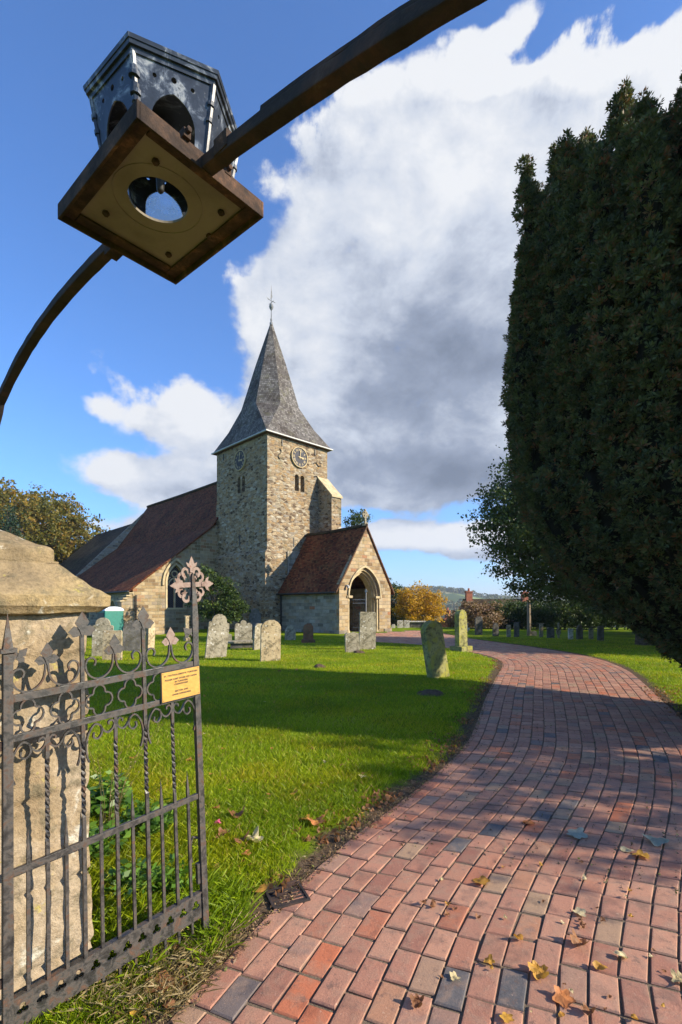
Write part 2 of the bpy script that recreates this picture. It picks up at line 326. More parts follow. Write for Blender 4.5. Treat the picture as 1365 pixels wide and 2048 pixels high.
# ------------------------------------------------------------ geometry helpers
rng = random.Random(7); R_ = np.random.default_rng(11)
COL = S.collection
def at(px, py, Y): return Vector(((px-682.5)/F*Y, Y, EYE+(HOR-py)/F*Y))
def on_ground(px, py, z=0.0):
    Y = (EYE-z)*F/(py-HOR); return Vector(((px-682.5)/F*Y, Y, z))
def tag(o, label=None, cat=None, group=None, kind=None):
    if label: o['label'] = label
    if cat: o['category'] = cat
    if group: o['group'] = group
    if kind: o['kind'] = kind
    return o
def empty(name, loc=(0,0,0), rz=0.0, label=None, cat=None, group=None):
    o = bpy.data.objects.new(name, None); COL.objects.link(o); o.location = loc; o.rotation_euler = (0,0,rz)
    o.empty_display_size = .1
    return tag(o, label, cat, group)
def autouv(me):
    nl = len(me.loops)
    if not nl: return
    co = np.empty(len(me.vertices)*3); me.vertices.foreach_get('co', co); co = co.reshape(-1,3)
    li = np.empty(nl, int); me.loops.foreach_get('vertex_index', li)
    nrm = np.empty(len(me.polygons)*3); me.polygons.foreach_get('normal', nrm); nrm = nrm.reshape(-1,3)
    lt = np.empty(len(me.polygons), int); me.polygons.foreach_get('loop_total', lt)
    n = np.repeat(nrm, lt, axis=0); p = co[li]
    h = np.stack([-n[:,1], n[:,0], np.zeros(nl)], 1); L = np.linalg.norm(h, axis=1)
    flatm = L < .15; h[flatm] = (1,0,0); L[flatm] = 1; h /= L[:,None]
    v = np.cross(n, h); v[flatm] = (0,1,0)
    uv = np.stack([(p*h).sum(1), (p*v).sum(1)], 1)
    u = me.uv_layers.new(name='UVMap'); u.data.foreach_set('uv', uv.ravel())
class MB:
    def __init__(s): s.v = []; s.f = []
    def add(s, vs, fs):
        b = len(s.v); s.v += [tuple(p) for p in vs]; s.f += [tuple(i+b for i in f) for f in fs]; return s
    def box(s, x0, x1, y0, y1, z0, z1, fn=None):
        vs = [(x,y,z) for z in (z0,z1) for (x,y) in ((x0,y0),(x1,y0),(x1,y1),(x0,y1))]
        if fn: vs = [fn(*p) for p in vs]
        return s.add(vs, [(3,2,1,0),(4,5,6,7),(0,1,5,4),(1,2,6,5),(2,3,7,6),(3,0,4,7)])
    def prism(s, base, top):
        n = len(base)
        return s.add(list(base)+list(top), [tuple(range(n-1,-1,-1)), tuple(range(n,2*n))]+[(i,(i+1)%n,n+(i+1)%n,n+i) for i in range(n)])
    def tube(s, pts, r, sides=8, twist=0.0, flat=None, cap=True):
        pts = [Vector(p) for p in pts]; n = len(pts)
        rr = r if isinstance(r, (list, tuple)) else [r]*n
        ref = Vector((0,0,1)) if flat is None else Vector(flat)
        vs = []
        for i, p in enumerate(pts):
            t = (pts[min(i+1,n-1)]-pts[max(i-1,0)]).normalized()
            a = ref - t*ref.dot(t)
            if a.length < .05: a = Vector((1,.3,0)) - t*Vector((1,.3,0)).dot(t)
            a.normalize(); b = t.cross(a)
            q = rr[i]; qa, qb = q if isinstance(q, tuple) else (q, q)
            for k in range(sides):
                th = 2*math.pi*(k+.5)/sides + twist*i
                vs.append(p + a*(math.cos(th)*qa) + b*(math.sin(th)*qb))
        fs = [(i*sides+k, i*sides+(k+1)%sides, (i+1)*sides+(k+1)%sides, (i+1)*sides+k) for i in range(n-1) for k in range(sides)]
        if cap: fs += [tuple(range(sides-1,-1,-1)), tuple((n-1)*sides+k for k in range(sides))]
        return s.add(vs, fs)
    def lathe(s, prof, c=(0,0,0), sides=12, sx=1.0):
        vs = [(c[0]+r*math.cos(2*math.pi*k/sides)*sx, c[1]+r*math.sin(2*math.pi*k/sides), c[2]+z) for r, z in prof for k in range(sides)]
        n = len(prof)
        fs = [(i*sides+k, i*sides+(k+1)%sides, (i+1)*sides+(k+1)%sides, (i+1)*sides+k) for i in range(n-1) for k in range(sides)]
        fs += [tuple(range(sides-1,-1,-1)), tuple((n-1)*sides+k for k in range(sides))]
        return s.add(vs, fs)
    def shape(s, outer, holes, d0, d1, fn):
        """flat outline with holes, extruded between depth d0 and d1; fn(a,b,d)->point"""
        loops = [outer]+list(holes)
        tri = tessellate_polygon([[Vector((a,b,0)) for a,b in lp] for lp in loops])
        flatp = [p for lp in loops for p in lp]; n = len(flatp)
        vs = [fn(a,b,d0) for a,b in flatp]+[fn(a,b,d1) for a,b in flatp]
        fs = []
        for t in tri:
            (ax,ay),(bx,by),(cx,cy) = (flatp[i] for i in t)
            if (bx-ax)*(cy-ay)-(by-ay)*(cx-ax) < 0: t = (t[0],t[2],t[1])
            fs.append((t[0],t[1],t[2])); fs.append((t[2]+n,t[1]+n,t[0]+n))
        o = 0
        for lp in loops:
            m = len(lp)
            for i in range(m): a, b = o+i, o+(i+1)%m; fs.append((a,b,b+n,a+n))
            o += m
        return s.add(vs, fs)
    def build(s, name, m, parent=None, smooth=False, bevel=0.0, sub=None, disp=None):
        me = bpy.data.meshes.new(name); me.from_pydata(s.v, [], s.f)
        bm = bmesh.new(); bm.from_mesh(me)
        bmesh.ops.recalc_face_normals(bm, faces=bm.faces)
        if sub: bmesh.ops.subdivide_edges(bm, edges=bm.edges, cuts=sub, use_grid_fill=True)
        if bevel: bmesh.ops.bevel(bm, geom=list(bm.edges), offset=bevel, segments=2, affect='EDGES', profile=.6)
        if disp:
            bm.normal_update()
            for v in bm.verts: v.co += v.normal*disp(v.co)
        bm.to_mesh(me); bm.free(); me.update()
        autouv(me)
        me.materials.append(m)
        if smooth: me.polygons.foreach_set('use_smooth', [True]*len(me.polygons))
        o = bpy.data.objects.new(name, me); COL.objects.link(o)
        if parent: o.parent = parent
        return o
def hashn(p, k=1.0):
    from mathutils import noise
    return noise.noise(Vector(p)*k)
def fast_mesh(name, V, nper, m, parent=None, tint=None, uv=None):
    """V: (N,nper,3) faces with their own vertices"""
    V = np.asarray(V, dtype=np.float32); N = V.shape[0]
    me = bpy.data.meshes.new(name); me.vertices.add(N*nper); me.vertices.foreach_set('co', V.reshape(-1))
    me.loops.add(N*nper); me.loops.foreach_set('vertex_index', np.arange(N*nper, dtype=np.int32))
    me.polygons.add(N); me.polygons.foreach_set('loop_start', np.arange(0, N*nper, nper, dtype=np.int32))
    me.update(calc_edges=True)
    if tint is not None:
        a = me.attributes.new('tint', 'FLOAT', 'POINT'); a.data.foreach_set('value', np.repeat(np.asarray(tint, dtype=np.float32), nper))
    me.materials.append(m)
    o = bpy.data.objects.new(name, me); COL.objects.link(o)
    if parent: o.parent = parent
    return o
def unit(a): return a/np.maximum(np.linalg.norm(a, axis=-1, keepdims=True), 1e-9)
def leaves(name, P, size, m, parent=None, up=None, jitter=1.0, slim=.5, tint=None, fold=0):
    """kite-shaped leaves at P, long axis near 'up'"""
    P = np.asarray(P, float); N = len(P)
    r = R_.normal(size=(N,3)); ax = unit(r*jitter + (0 if up is None else np.asarray(up)))
    b = unit(np.cross(ax, R_.normal(size=(N,3)))); s_ = np.asarray(size).reshape(-1,1)*np.ones((N,1))
    V = np.stack([P-ax*s_*.5, P+b*s_*slim*.5, P+ax*s_*.5, P-b*s_*slim*.5], 1)
    if tint is None: tint = R_.random(N)
    return fast_mesh(name, V, 4, m, parent, tint)

# ------------------------------------------------------------ path outline and ground
Lp = [(-1.95,-1.0),(-1.45,.1),(-1.0,1.0),(-.62,1.84),(-.31,2.53),(.06,3.22),(.47,3.85),(.93,4.6),(1.40,5.5),(1.88,6.75),(2.44,8.3),(3.25,10.4),(4.25,13.0),(4.62,14.8),(4.45,16.6),(3.95,18.6),(3.0,20.3),(1.75,21.4),(.85,23.2),(.40,25.3),(.15,27.0)]
Rp = [(.45,-2.1),(.95,-1.0),(1.38,-.1),(1.76,.85),(2.08,1.55),(2.5,2.25),(3.0,2.95),(3.45,3.75),(3.95,4.75),(4.45,6.0),(5.05,7.6),(5.95,9.6),(6.95,12.0),(7.55,14.4),(7.6,16.6),(7.25,19.2),(6.7,21.6),(6.2,24.2),(6.0,27.0),(5.9,30.0),(6.3,34.0)]
def catmull(P, n=12):
    P = [np.array(p, float) for p in P]; P = [2*P[0]-P[1]]+P+[2*P[-1]-P[-2]]; out = []
    for i in range(1, len(P)-2):
        for k in range(n):
            t = k/n; a, b, c, d = P[i-1:i+3]
            out.append(.5*((2*b)+(c-a)*t+(2*a-5*b+4*c-d)*t*t+(3*b-a-3*c+d)*t**3))
    out.append(P[-2]); return np.array(out)
LC, RC = catmull(Lp), catmull(Rp)
poly = np.vstack([LC, RC[::-1]])
def inside(X, Y):
    c = np.zeros(X.shape, bool); n = len(poly)
    for i in range(n):
        x0,y0 = poly[i]; x1,y1 = poly[(i+1)%n]
        cond = ((y0 > Y) != (y1 > Y)) & (X < (x1-x0)*(Y-y0)/((y1-y0) if y1 != y0 else 1e-9)+x0)
        c ^= cond
    return c
def edge_dist(X, Y):
    d = np.full(X.shape, 1e9)
    for C in (LC, RC):
        for i in range(len(C)-1):
            a = C[i]; e = C[i+1]-a; t = np.clip(((X-a[0])*e[0]+(Y-a[1])*e[1])/(e@e), 0, 1)
            d = np.minimum(d, np.hypot(X-a[0]-t*e[0], Y-a[1]-t*e[1]))
    return np.where(inside(X, Y), -d, d)
def sst(x, a, b):
    t = np.clip((x-a)/(b-a), 0, 1); return t*t*(3-2*t)
def relief(X, Y):
    X = np.asarray(X, float); Y = np.asarray(Y, float)
    z = .014*np.sin(X*1.7+.5*Y)*np.sin(Y*1.3-.4*X)+.02*np.sin(X*.45+1)*np.sin(Y*.5)
    z = z*sst(np.hypot(X, Y), 1, 6)
    z = z - .65*sst(-X, 9.5, 13)*sst(Y, 24, 30)*(1-sst(Y, 60, 80))                    # dip beside the nave
    z = z - 7.0*sst(Y, 36, 66)*sst(X-.0*Y, 3, 10) - 2*sst(Y, 70, 140)
    z = z - 10*sst(Y, 60, 300)
    hill = sst(Y, 380, 900)*(30+13*np.sin(X/190+.6)+7*np.sin(X/67)+3*np.sin(X/31+2)) + sst(Y, 900, 2600)*(22+26*np.sin(X/800+.3)+8*np.sin(X/190+1))
    return z+hill
def gz(x, y, ed=None):
    x = np.asarray(x, float); y = np.asarray(y, float)
    if ed is None: ed = edge_dist(x, y)
    z = relief(x, y)
    near = sst(ed, -.02, .10)
    return z*sst(ed, 0, 2.0) - .002*(1-near) + near*.004 + .022*sst(ed, .05, .5)
def g1(x, y): return float(gz(np.array([x]), np.array([y]))[0])
def axis(lo, hi, step, far, k=1.09):
    a = list(np.arange(lo, hi, step)); s_ = step; p = a[-1]
    while p < far: s_ *= k; p += s_; a.append(p)
    s_ = step; p = a[0]; b = []
    while p > -far: s_ *= k; p -= s_; b.append(p)
    return np.array(b[::-1]+a)
xs = axis(-5, 8, .07, 3500); ys = axis(.5, 15, .07, 4500); ys = ys[ys > -60]
X, Y = np.meshgrid(xs, ys); ED = np.full(X.shape, 50.0); nm = (np.abs(X) < 30) & (Y < 45) & (Y > -12)
ED[nm] = edge_dist(X[nm], Y[nm]); Z = gz(X, Y, ED)
nx, ny = len(xs), len(ys); idx = np.arange(nx*ny).reshape(ny, nx)
quads = np.stack([idx[:-1,:-1], idx[:-1,1:], idx[1:,1:], idx[1:,:-1]], -1).reshape(-1,4)
me = bpy.data.meshes.new('ground'); me.vertices.add(nx*ny); me.vertices.foreach_set('co', np.stack([X,Y,Z],-1).ravel())
me.loops.add(len(quads)*4); me.loops.foreach_set('vertex_index', quads.ravel().astype(np.int32)); me.polygons.add(len(quads)); me.polygons.foreach_set('loop_start', np.arange(0,len(quads)*4,4, dtype=np.int32))
me.update(calc_edges=True); me.polygons.foreach_set('use_smooth', [True]*len(quads))
a = me.attributes.new('edge', 'FLOAT', 'POINT'); a.data.foreach_set('value', np.clip(ED, -5, 50).ravel().astype(np.float32))
def f(n, p):
    v = geo_co(n); at_ = n.new('ShaderNodeAttribute'); at_.attribute_name = 'edge'; ed = at_.outputs['Fac']
    x, y, z = n.sep(v)
    g_ = n.ramp(n.noise(v, 1.1, 6, .65, .3), [(.3,(.12,.185,.007)),(.5,(.21,.29,.009)),(.68,(.31,.36,.012))])
    fine = n.noise(n.vm('MULTIPLY', v, (1,1,.3)), 55, 5, .75); g_ = n.mix(n.ss(fine, .35, .7, 0, .6), n.mix(1, g_, (.50,.55,.6), 'MULTIPLY'), g_)
    g_ = n.mix(n.ss(n.noise(v, 2.7, 5, .7), .60, .72, 0, .55), g_, (.20,.16,.05))
    soil = n.ramp(n.noise(v, 28, 6, .75), [(.3,(.045,.03,.02)),(.55,(.12,.085,.055)),(.75,(.22,.165,.11))])
    e2 = n.m('ADD', ed, n.m('MULTIPLY', n.m('SUBTRACT', n.noise(v, 6, 5, .65), .5), .42))
    lawn = n.mix(n.ss(e2, .09, .24), soil, g_); lawn = n.mix(n.ss(ed, -.03, .01), n.mix(n.noise(v, 40, 4, .7), (.09,.07,.05), (.26,.205,.15)), lawn)
    lawn = n.mix(n.ss(n.noise(v, .9, 4, .7), .66, .70, 0, .8), lawn, soil)
    fields = n.new('ShaderNodeTexVoronoi', feature='F1'); n.put(fields.inputs['Vector'], warp(n, n.vm('MULTIPLY', v, (1,.35,0)), .004, 60)); fields.inputs['Scale'].default_value = .012
    fc = n.ramp(n.sep(fields.outputs['Color'])[0], [(0,(.05,.08,.03)),(.3,(.12,.17,.05)),(.5,(.20,.25,.08)),(.7,(.07,.09,.035)),(.85,(.26,.24,.13))], 'CONSTANT')
    c = n.mix(n.ss(y, 120, 300), lawn, fc)
    n.put(p.inputs['Roughness'], .95); n.put(p.inputs['Specular IOR Level'], .05)
    return c, n.bump(n.m('MULTIPLY', fine, n.ss(y, 60, 30)), .7, .03)
GROUND = mat('lawn_and_soil', f)
me.materials.append(GROUND); o = bpy.data.objects.new('ground', me); COL.objects.link(o); tag(o, kind='structure')

# ------------------------------------------------------------ brick path: every paver modelled
NC = 24
def f(n, p):
    at_ = n.new('ShaderNodeAttribute'); at_.attribute_name = 'tint'; t = at_.outputs['Fac']; v = geo_co(n)
    c = n.ramp(t, [(0,(.24,.105,.074)),(.15,(.36,.17,.115)),(.32,(.43,.225,.148)),(.48,(.31,.148,.102)),(.60,(.40,.18,.112)),(.70,(.27,.152,.108)),(.77,(.44,.140,.068)),(.82,(.39,.148,.085)),(.88,(.34,.225,.14)),(.95,(.31,.175,.125)),(.975,(.125,.112,.11)),(1,(.080,.082,.088))])
    m1 = n.noise(v, 9, 6, .7, .4); c = n.mix(n.ss(m1, .45, .65, 0, .5), c, (.29,.19,.135)); c = n.mix(n.ss(n.noise(v, 5, 5, .6), .52, .68, 0, .65), c, n.mix(1, c, (.52,.55,.62), 'MULTIPLY'))
    c = n.mix(n.ss(n.noise(v, 16, 7, .8), .54, .66, 0, .7), c, (.13,.085,.07))
    c = n.mix(n.ss(n.noise(v, 3.1, 4, .6), .60, .72, 0, .5), c, (.12,.11,.11))
    s_ = n.noise(v, 130, 4, .8); c = n.mix(.4, c, n.mix(1, c, n.ramp(s_, [(.3,(.6,.6,.6)),(.7,(1.35,1.35,1.35))]), 'MULTIPLY'))
    ax_ = n.new('ShaderNodeAttribute'); ax_.attribute_name = 'rim'; c = n.mix(n.ss(n.m('ADD', ax_.outputs['Fac'], n.m('MULTIPLY', n.m('SUBTRACT', m1, .5), 1.2)), .5, 1.2, 0, .6), c, (.10,.075,.055))
    n.put(p.inputs['Roughness'], n.ss(m1, .3, .7, .55, .85)); n.put(p.inputs['Specular IOR Level'], .3)
    c = n.mix(n.ss(n.noise(v, 45, 5, .75), .62, .70, 0, .6), c, (.50,.36,.27))
    return c, n.bump(n.m('ADD', m1, n.m('MULTIPLY', s_, .5)), .6, .008)
PAVER = mat('brick_paver', f)
vs, fs, ti, rim = [], [], [], []
LCd, RCd = LC.copy(), RC.copy()
wd_ = np.linalg.norm(RCd-LCd, axis=1); yy_ = LCd[:,1]
wk = np.interp(yy_, [2.0, 7.5], [.121, .143]); wk = np.where(yy_ > 7.5, wd_/np.maximum(18, 0), wk) if False else np.where(yy_ > 8, wd_/18.0, np.interp(yy_, [2.6, 8.0], [.109, float(np.interp(8.0, yy_, wd_))/18]))
NC = 32
for ci in range(NC):
    f0, f1 = ci*wk/wd_, (ci+1)*wk/wd_
    A = LC*(1-f0[:,None])+RC*f0[:,None]; B = LC*(1-f1[:,None])+RC*f1[:,None]; Cc = (A+B)/2
    seg = np.hypot(*np.diff(Cc, axis=0).T); cum = np.concatenate([[0], np.cumsum(seg)])
    ln = .213; s0 = -(ci % 2)*ln/2 - rng.random()*.03
    while s0 < cum[-1]-.1:
        L_ = ln*(1+rng.gauss(0,.015)); a, b = max(0, s0+.005), s0+L_-.005
        if rng.random() < .02: b = s0+L_/2
        if b-a > .05:
            def pt(C, s): return np.array([np.interp(s, cum, C[:,0]), np.interp(s, cum, C[:,1])])
            A0, A1, B0, B1 = pt(A,a), pt(A,b), pt(B,a), pt(B,b)
            cc = (A0+A1+B0+B1)/4; wd = np.linalg.norm(A0-B0); k = max(.6, 1-(.006+.005*ci/NC)/wd)
            mid0, mid1 = (A0+B0)/2, (A1+B1)/2
            qd = [mid0+(A0-mid0)*k, mid0+(B0-mid0)*k, mid1+(B1-mid1)*k, mid1+(A1-mid1)*k]
            qd = [q_+np.array([rng.gauss(0,.002), rng.gauss(0,.002)]) for q_ in qd]
            tc = float(np.interp((a+b)/2, cum, f1))
            if cc[1] > -.6 and tc < 1.02:
                hz = rng.gauss(.0065,.0016) + .0; tl = (rng.gauss(0,.012), rng.gauss(0,.012))
                zz = lambda q_: hz + (q_[0]-cc[0])*tl[0] + (q_[1]-cc[1])*tl[1]
                base = len(vs)
                for f_, dz in ((1.0,-.06),(1.0,-.006),(.93 if cc[1] < 9 else .95, 0.0)):
                    for q_ in qd:
                        if f_ == 1.0: p_ = q_
                        else:
                            d_ = cc-q_; p_ = q_+d_/np.linalg.norm(d_)*.008
                        vs.append((p_[0], p_[1], zz(p_)+dz)); 
                rim += [1,1,1,1,1,1,1,1,.55,.55,.55,.55]
                for i in range(4):
                    j = (i+1)%4
                    fs.append((base+i, base+j, base+4+j, base+4+i)); fs.append((base+4+i, base+4+j, base+8+j, base+8+i))
                # top with an inner ring so worn rims can darken
                for q_ in qd:
                    d_ = cc-q_; p_ = q_+d_/np.linalg.norm(d_)*.026; vs.append((p_[0], p_[1], zz(p_)+.0006)); rim.append(0)
                for i in range(4):
                    j = (i+1)%4; fs.append((base+8+i, base+8+j, base+12+j, base+12+i))
                fs.append((base+12,base+13,base+14,base+15)); ti += [rng.random()]*16
        s0 = (b+.005) if b < s0+L_-.02 else s0+L_
me = bpy.data.meshes.new('brick_path'); me.from_pydata(vs, [], fs)
for nm_, dat in (('tint', ti), ('rim', rim)):
    a = me.attributes.new(nm_, 'FLOAT', 'POINT'); a.data.foreach_set('value', dat)
bm = bmesh.new(); bm.from_mesh(me); bmesh.ops.recalc_face_normals(bm, faces=bm.faces); bm.to_mesh(me); bm.free()
me.materials.append(PAVER); o = bpy.data.objects.new('path', me); COL.objects.link(o); tag(o, kind='structure')

# ------------------------------------------------------------ church (local frame: x along the west face, y along the nave)
UA = math.atan2(.695, .719)
ch = empty('church', (-4.64, 31.0, 0), UA, 'old stone parish church with shingled spire, two clocks and a red tiled nave and porch', 'church')
def wallfn(kind, c):
    # kind 'w': wall in plane y=c facing -y, a = x ; kind 'n': wall in plane x=c facing -x, a = y
    return (lambda a, b, d: (a, c+d, b)) if kind == 'w' else (lambda a, b, d: (c+d, a, b))
def round_arch(x, w, z0, z1, n=8):
    r = w/2; return [(x-r,z0),(x+r,z0)]+[(x+r*math.cos(math.pi*k/n), z1-r+r*math.sin(math.pi*k/n)) for k in range(n+1)]
def gothic(x, w, z0, zs, zt, n=9):
    """pointed opening, springing at zs, apex zt"""
    h = zt-zs; r = (w*w/4+h*h)/w; pts = [(x-w/2,z0),(x+w/2,z0)]
    a1 = math.atan2(h, r-w/2)
    pts += [(x+w/2-r+r*math.cos(a1*k/n), zs+r*math.sin(a1*k/n)) for k in range(n+1)]
    pts += [(x-w/2+r-r*math.cos(a1*k/n), zs+r*math.sin(a1*k/n)) for k in range(n-1,-1,-1)]
    return pts
TWs, TWt = 5.11, 6.19
bel_w = [round_arch(2.62-.24,.34,9.25,10.35), round_arch(2.62+.24,.34,9.25,10.35)]
m = MB(); m.shape([(0,8.9),(TWs,8.9),(TWs,12.5),(0,12.5)], bel_w, 0, .8, wallfn('w', 0))
bel_n = [round_arch(3.0-.27,.36,9.25,10.35), round_arch(3.0+.27,.36,9.25,10.35)]
m.shape([(.8,8.9),(TWt,8.9),(TWt,12.5),(.8,12.5)], bel_n, 0, .8, wallfn('n', 0))
m.box(TWs-.8, TWs, .8, TWt, 8.9, 12.5); m.box(.8, TWs-.8, TWt-.8, TWt, 8.9, 12.5)
m.box(.8, TWs-.8, .8, TWt-.8, 8.9, 9.0); m.box(.8, TWs-.8, .8, TWt-.8, 12.3, 12.4)
tw = m.build('tower', TW, ch)
m = MB(); m.box(-.07,TWs+.07,-.07,TWt,5.2,8.82); m.prism([(-.07,-.07,8.82),(TWs+.07,-.07,8.82),(TWs+.07,TWt,8.82),(-.07,TWt,8.82)], [(.0,.0,8.9),(TWs,.0,8.9),(TWs,TWt,8.9),(.0,TWt,8.9)])
m.build('middle_stage', TW, tw)
m = MB(); m.box(-.28,TWs+.1,-.16,TWt-.1,-1,5.0); m.prism([(-.28,-.16,5.0),(TWs+.1,-.16,5.0),(TWs+.1,TWt-.1,5.0),(-.28,TWt-.1,5.0)], [(-.07,-.07,5.2),(TWs+.07,-.07,5.2),(TWs+.07,TWt-.1,5.2),(-.07,TWt-.1,5.2)])
m.build('lower_stage', TW, tw)
m = MB(); m.box(2.62-.055,2.62+.055,.05,.2,9.25,10.15); m.lathe([(.11,10.1),(.11,10.2)], (2.62,.13,0)); m.build('belfry_shaft', DRESS, tw)
m = MB(); m.box(.05,.2,3.0-.06,3.0+.06,9.25,10.15); m.lathe([(.11,10.1),(.11,10.2)], (.13,3.0,0)); m.build('belfry_shaft', DRESS, tw)
for (a,b,c,d) in ((2.0,-.085,6.35,.0),):
    m = MB(); m.box(a,a+.1,-.078,-.02,5.5,6.1); m.build('slit_window', BLACK, tw)
m = MB(); m.box(-.078,-.02,3.0,3.12,5.7,6.4); m.build('slit_window', BLACK, tw)
# iron tie anchors
def anchor(c, kind):
    pts = [(c[0]+.13*math.sin(k/8*2*math.pi)*1.0, c[1]+.34-.68*k/8) if kind else (c[0]-.32+.64*k/8, c[1]+.10*math.sin(k/8*2*math.pi)) for k in range(9)]
    MB().tube([(x,-.03,z) for x,z in pts], .03, 6).build('tie_anchor', BLACK, tw)
for c, k in (((.95,11.4),1), ((4.15,11.35),0), ((4.2,10.45),0)): anchor(c, k)
for x in (1.15, 3.95): MB().box(x-.03,x+.03,-.05,-.01,11.95,12.35).build('tie_anchor', BLACK, tw)
MB().box(-.05,-.01,5.2,5.26,11.9,12.35).build('tie_anchor', BLACK, tw)
# buttress on the west face
m = MB(); x0, x1 = 4.22, 5.12
m.prism([(x0,0,0),(x0,-1.41,0),(x1,-1.41,0),(x1,0,0)], [(x0,0,9.05),(x0,-1.41,9.05),(x1,-1.41,9.05),(x1,0,9.05)])
m.add([(x0,0,9.05),(x0,-1.41,9.05),(x1,-1.41,9.05),(x1,0,9.05),(x0,0,10.45),(x1,0,10.45)], [(0,1,4),(2,3,5),(1,2,5,4),(0,4,5,3),(0,3,2,1)])
m.build('buttress', TW, tw)
m = MB(); m.add([(x0-.05,-.0,10.53),(x0-.05,-1.5,9.04),(x1+.05,-1.5,9.04),(x1+.05,0,10.53),(x0-.05,0,10.43),(x0-.05,-1.5,8.92),(x1+.05,-1.5,8.92),(x1+.05,0,10.43)], [(0,1,2,3),(7,6,5,4),(0,4,5,1),(1,5,6,2),(2,6,7,3),(3,7,4,0)]); m.build('buttress_coping', DRESS, tw)
# clocks
def clock(kind, cx, cz, off):
    fn0 = wallfn(kind, 0)
    sg = 1 if kind == 'w' else -1          # keep the dial the right way round
    fn = lambda a, b, d: fn0(cx+sg*a, cz+b, -off-d)
    r = .66; cir = lambda rr, n=40: [(rr*math.cos(2*math.pi*k/n), rr*math.sin(2*math.pi*k/n)) for k in range(n)]
    d = MB().shape(cir(r), [], 0, .06, fn).build('clock', DIAL, ch)
    MB().shape(cir(r+.02), [cir(r-.025)], .0, .10, fn).build('rim', GOLD, d)
    m = MB()
    for k, tx in enumerate(['XII','I','II','III','IIII','V','VI','VII','VIII','IX','X','XI']):
        a = math.pi/2-2*math.pi*k/12; cu = bpy.data.curves.new('t', 'FONT'); cu.body = tx; cu.size = .215; cu.align_x = 'CENTER'; cu.align_y = 'CENTER'; cu.offset = .003
        to = bpy.data.objects.new('t', cu); me = bpy.data.meshes.new_from_object(to)
        ca, sa = math.cos(a-math.pi/2), math.sin(a-math.pi/2); rr = .47
        P = [((v.co.x*.8*ca-v.co.y*sa)+rr*math.cos(a), (v.co.x*.8*sa+v.co.y*ca)+rr*math.sin(a)) for v in me.vertices]
        m.add([fn(x,y,.068) for x,y in P], [tuple(p.vertices) for p in me.polygons]); bpy.data.objects.remove(to); bpy.data.curves.remove(cu); bpy.data.meshes.remove(me)
    m.build('numerals', GOLD, d)
    for ang, L_, wd, dd_ in ((92-10, .56, .035, .10), (-8, .36, .06, .085)):
        a = rad(ang); ca, sa = math.cos(a), math.sin(a)
        P = [(-.12,-wd*.5),(L_*.55,-wd*.6),(L_*.68,-wd*1.5),(L_,0),(L_*.68,wd*1.5),(L_*.55,wd*.6),(-.12,wd*.5)]
        MB().shape([(x*ca-y*sa, x*sa+y*ca) for x,y in P], [], dd_, dd_+.012, fn).build('hand', GOLD, d)
clock('w', 2.55, 11.50, .03); clock('n', 3.05, 11.42, .03)
# spire
e = .2; zb = 12.62; cx, cy = TWs/2, TWt/2; kx, ky = 1.0, 1.12
sq = [(-e,-e),(TWs+e,-e),(TWs+e,TWt+e),(-e,TWt+e)]
def octo(r, z, f_=.4142): return [(cx+kx*a*r, cy+ky*b*r, z) for a,b in ((-f_,-1),(f_,-1),(1,-f_),(1,f_),(f_,1),(-f_,1),(-1,f_),(-1,-f_))]
m = MB(); sv_ = [(x,y,zb) for x,y in sq]; o1 = octo(1.92, 15.25)
# concave sweep: intermediate ring
def lerp(a, b, t): return tuple(a[i]*(1-t)+b[i]*t for i in range(3))
V_ = sv_+o1; F_ = [(0,1,5,4),(1,2,7,6),(2,3,9,8),(3,0,11,10),(0,4,11),(1,6,5),(2,8,7),(3,10,9)]
# split main faces once, pulled inwards for the bell-cast foot
b = MB(); b.add(V_, F_)
mids = []
ring = [sv_[0],sv_[1],sv_[1],sv_[2],sv_[2],sv_[3],sv_[3],sv_[0]]; top_ = [o1[0],o1[1],o1[2],o1[3],o1[4],o1[5],o1[6],o1[7]]
mid = []
for p_, q_ in zip(ring, top_):
    c_ = lerp(p_, q_, .48); dx, dy = c_[0]-cx, c_[1]-cy; k = .955
    mid.append((cx+dx*k, cy+dy*k, c_[2]))
m = MB(); vv = sv_+mid+o1     # 0-3 square, 4-11 mid, 12-19 octagon
ff = [(0,1,5,4),(1,2,7,6),(2,3,9,8),(3,0,11,10)]
for k in (0,2,4,6): ff.append((4+k,5+k,13+k,12+k))
ff += [(0,4,11),(4,12,19,11),(1,6,5),(5,6,14,13),(2,8,7),(7,8,16,15),(3,10,9),(9,10,18,17)]
o2 = octo(1.0, 18.6); o3 = octo(.10, 21.6)
vv += o2+o3
for k in range(8):
    j = (k+1)%8; ff.append((12+k,12+j,20+j,20+k)); ff.append((20+k,20+j,28+j,28+k))
ff.append(tuple(28+k for k in range(8))); ff.append((3,2,1,0)); m.add(vv, ff)
sp = m.build('spire', RS, ch)
m = MB(); e2 = .3
for (a0,a1,b0,b1) in ((-e2,TWs+e2,-e2,-e2+.1),(-e2,TWs+e2,TWt+e2-.1,TWt+e2),(-e2,-e2+.1,-e2+.1,TWt+e2-.1),(TWs+e2-.1,TWs+e2,-e2+.1,TWt+e2-.1)): m.box(a0,a1,b0,b1,12.54,12.61)
m.build('gutter', WHITEP, sp)
m = MB(); m.box(-.2,TWs+.2,-.2,TWt+.2,12.505,12.535); m.build('soffit', DARKWOOD, sp)
m = MB(); m.lathe([(.11,21.4),(.12,21.75),(.05,21.8),(.075,22.0),(.035,22.1),(.025,22.6),(.06,22.68),(.14,22.8),(.16,22.93),(.12,23.05),(.03,23.12),(.018,24.0)], (cx,cy,0), 10)
fin = m.build('finial', LEADG, sp, True)
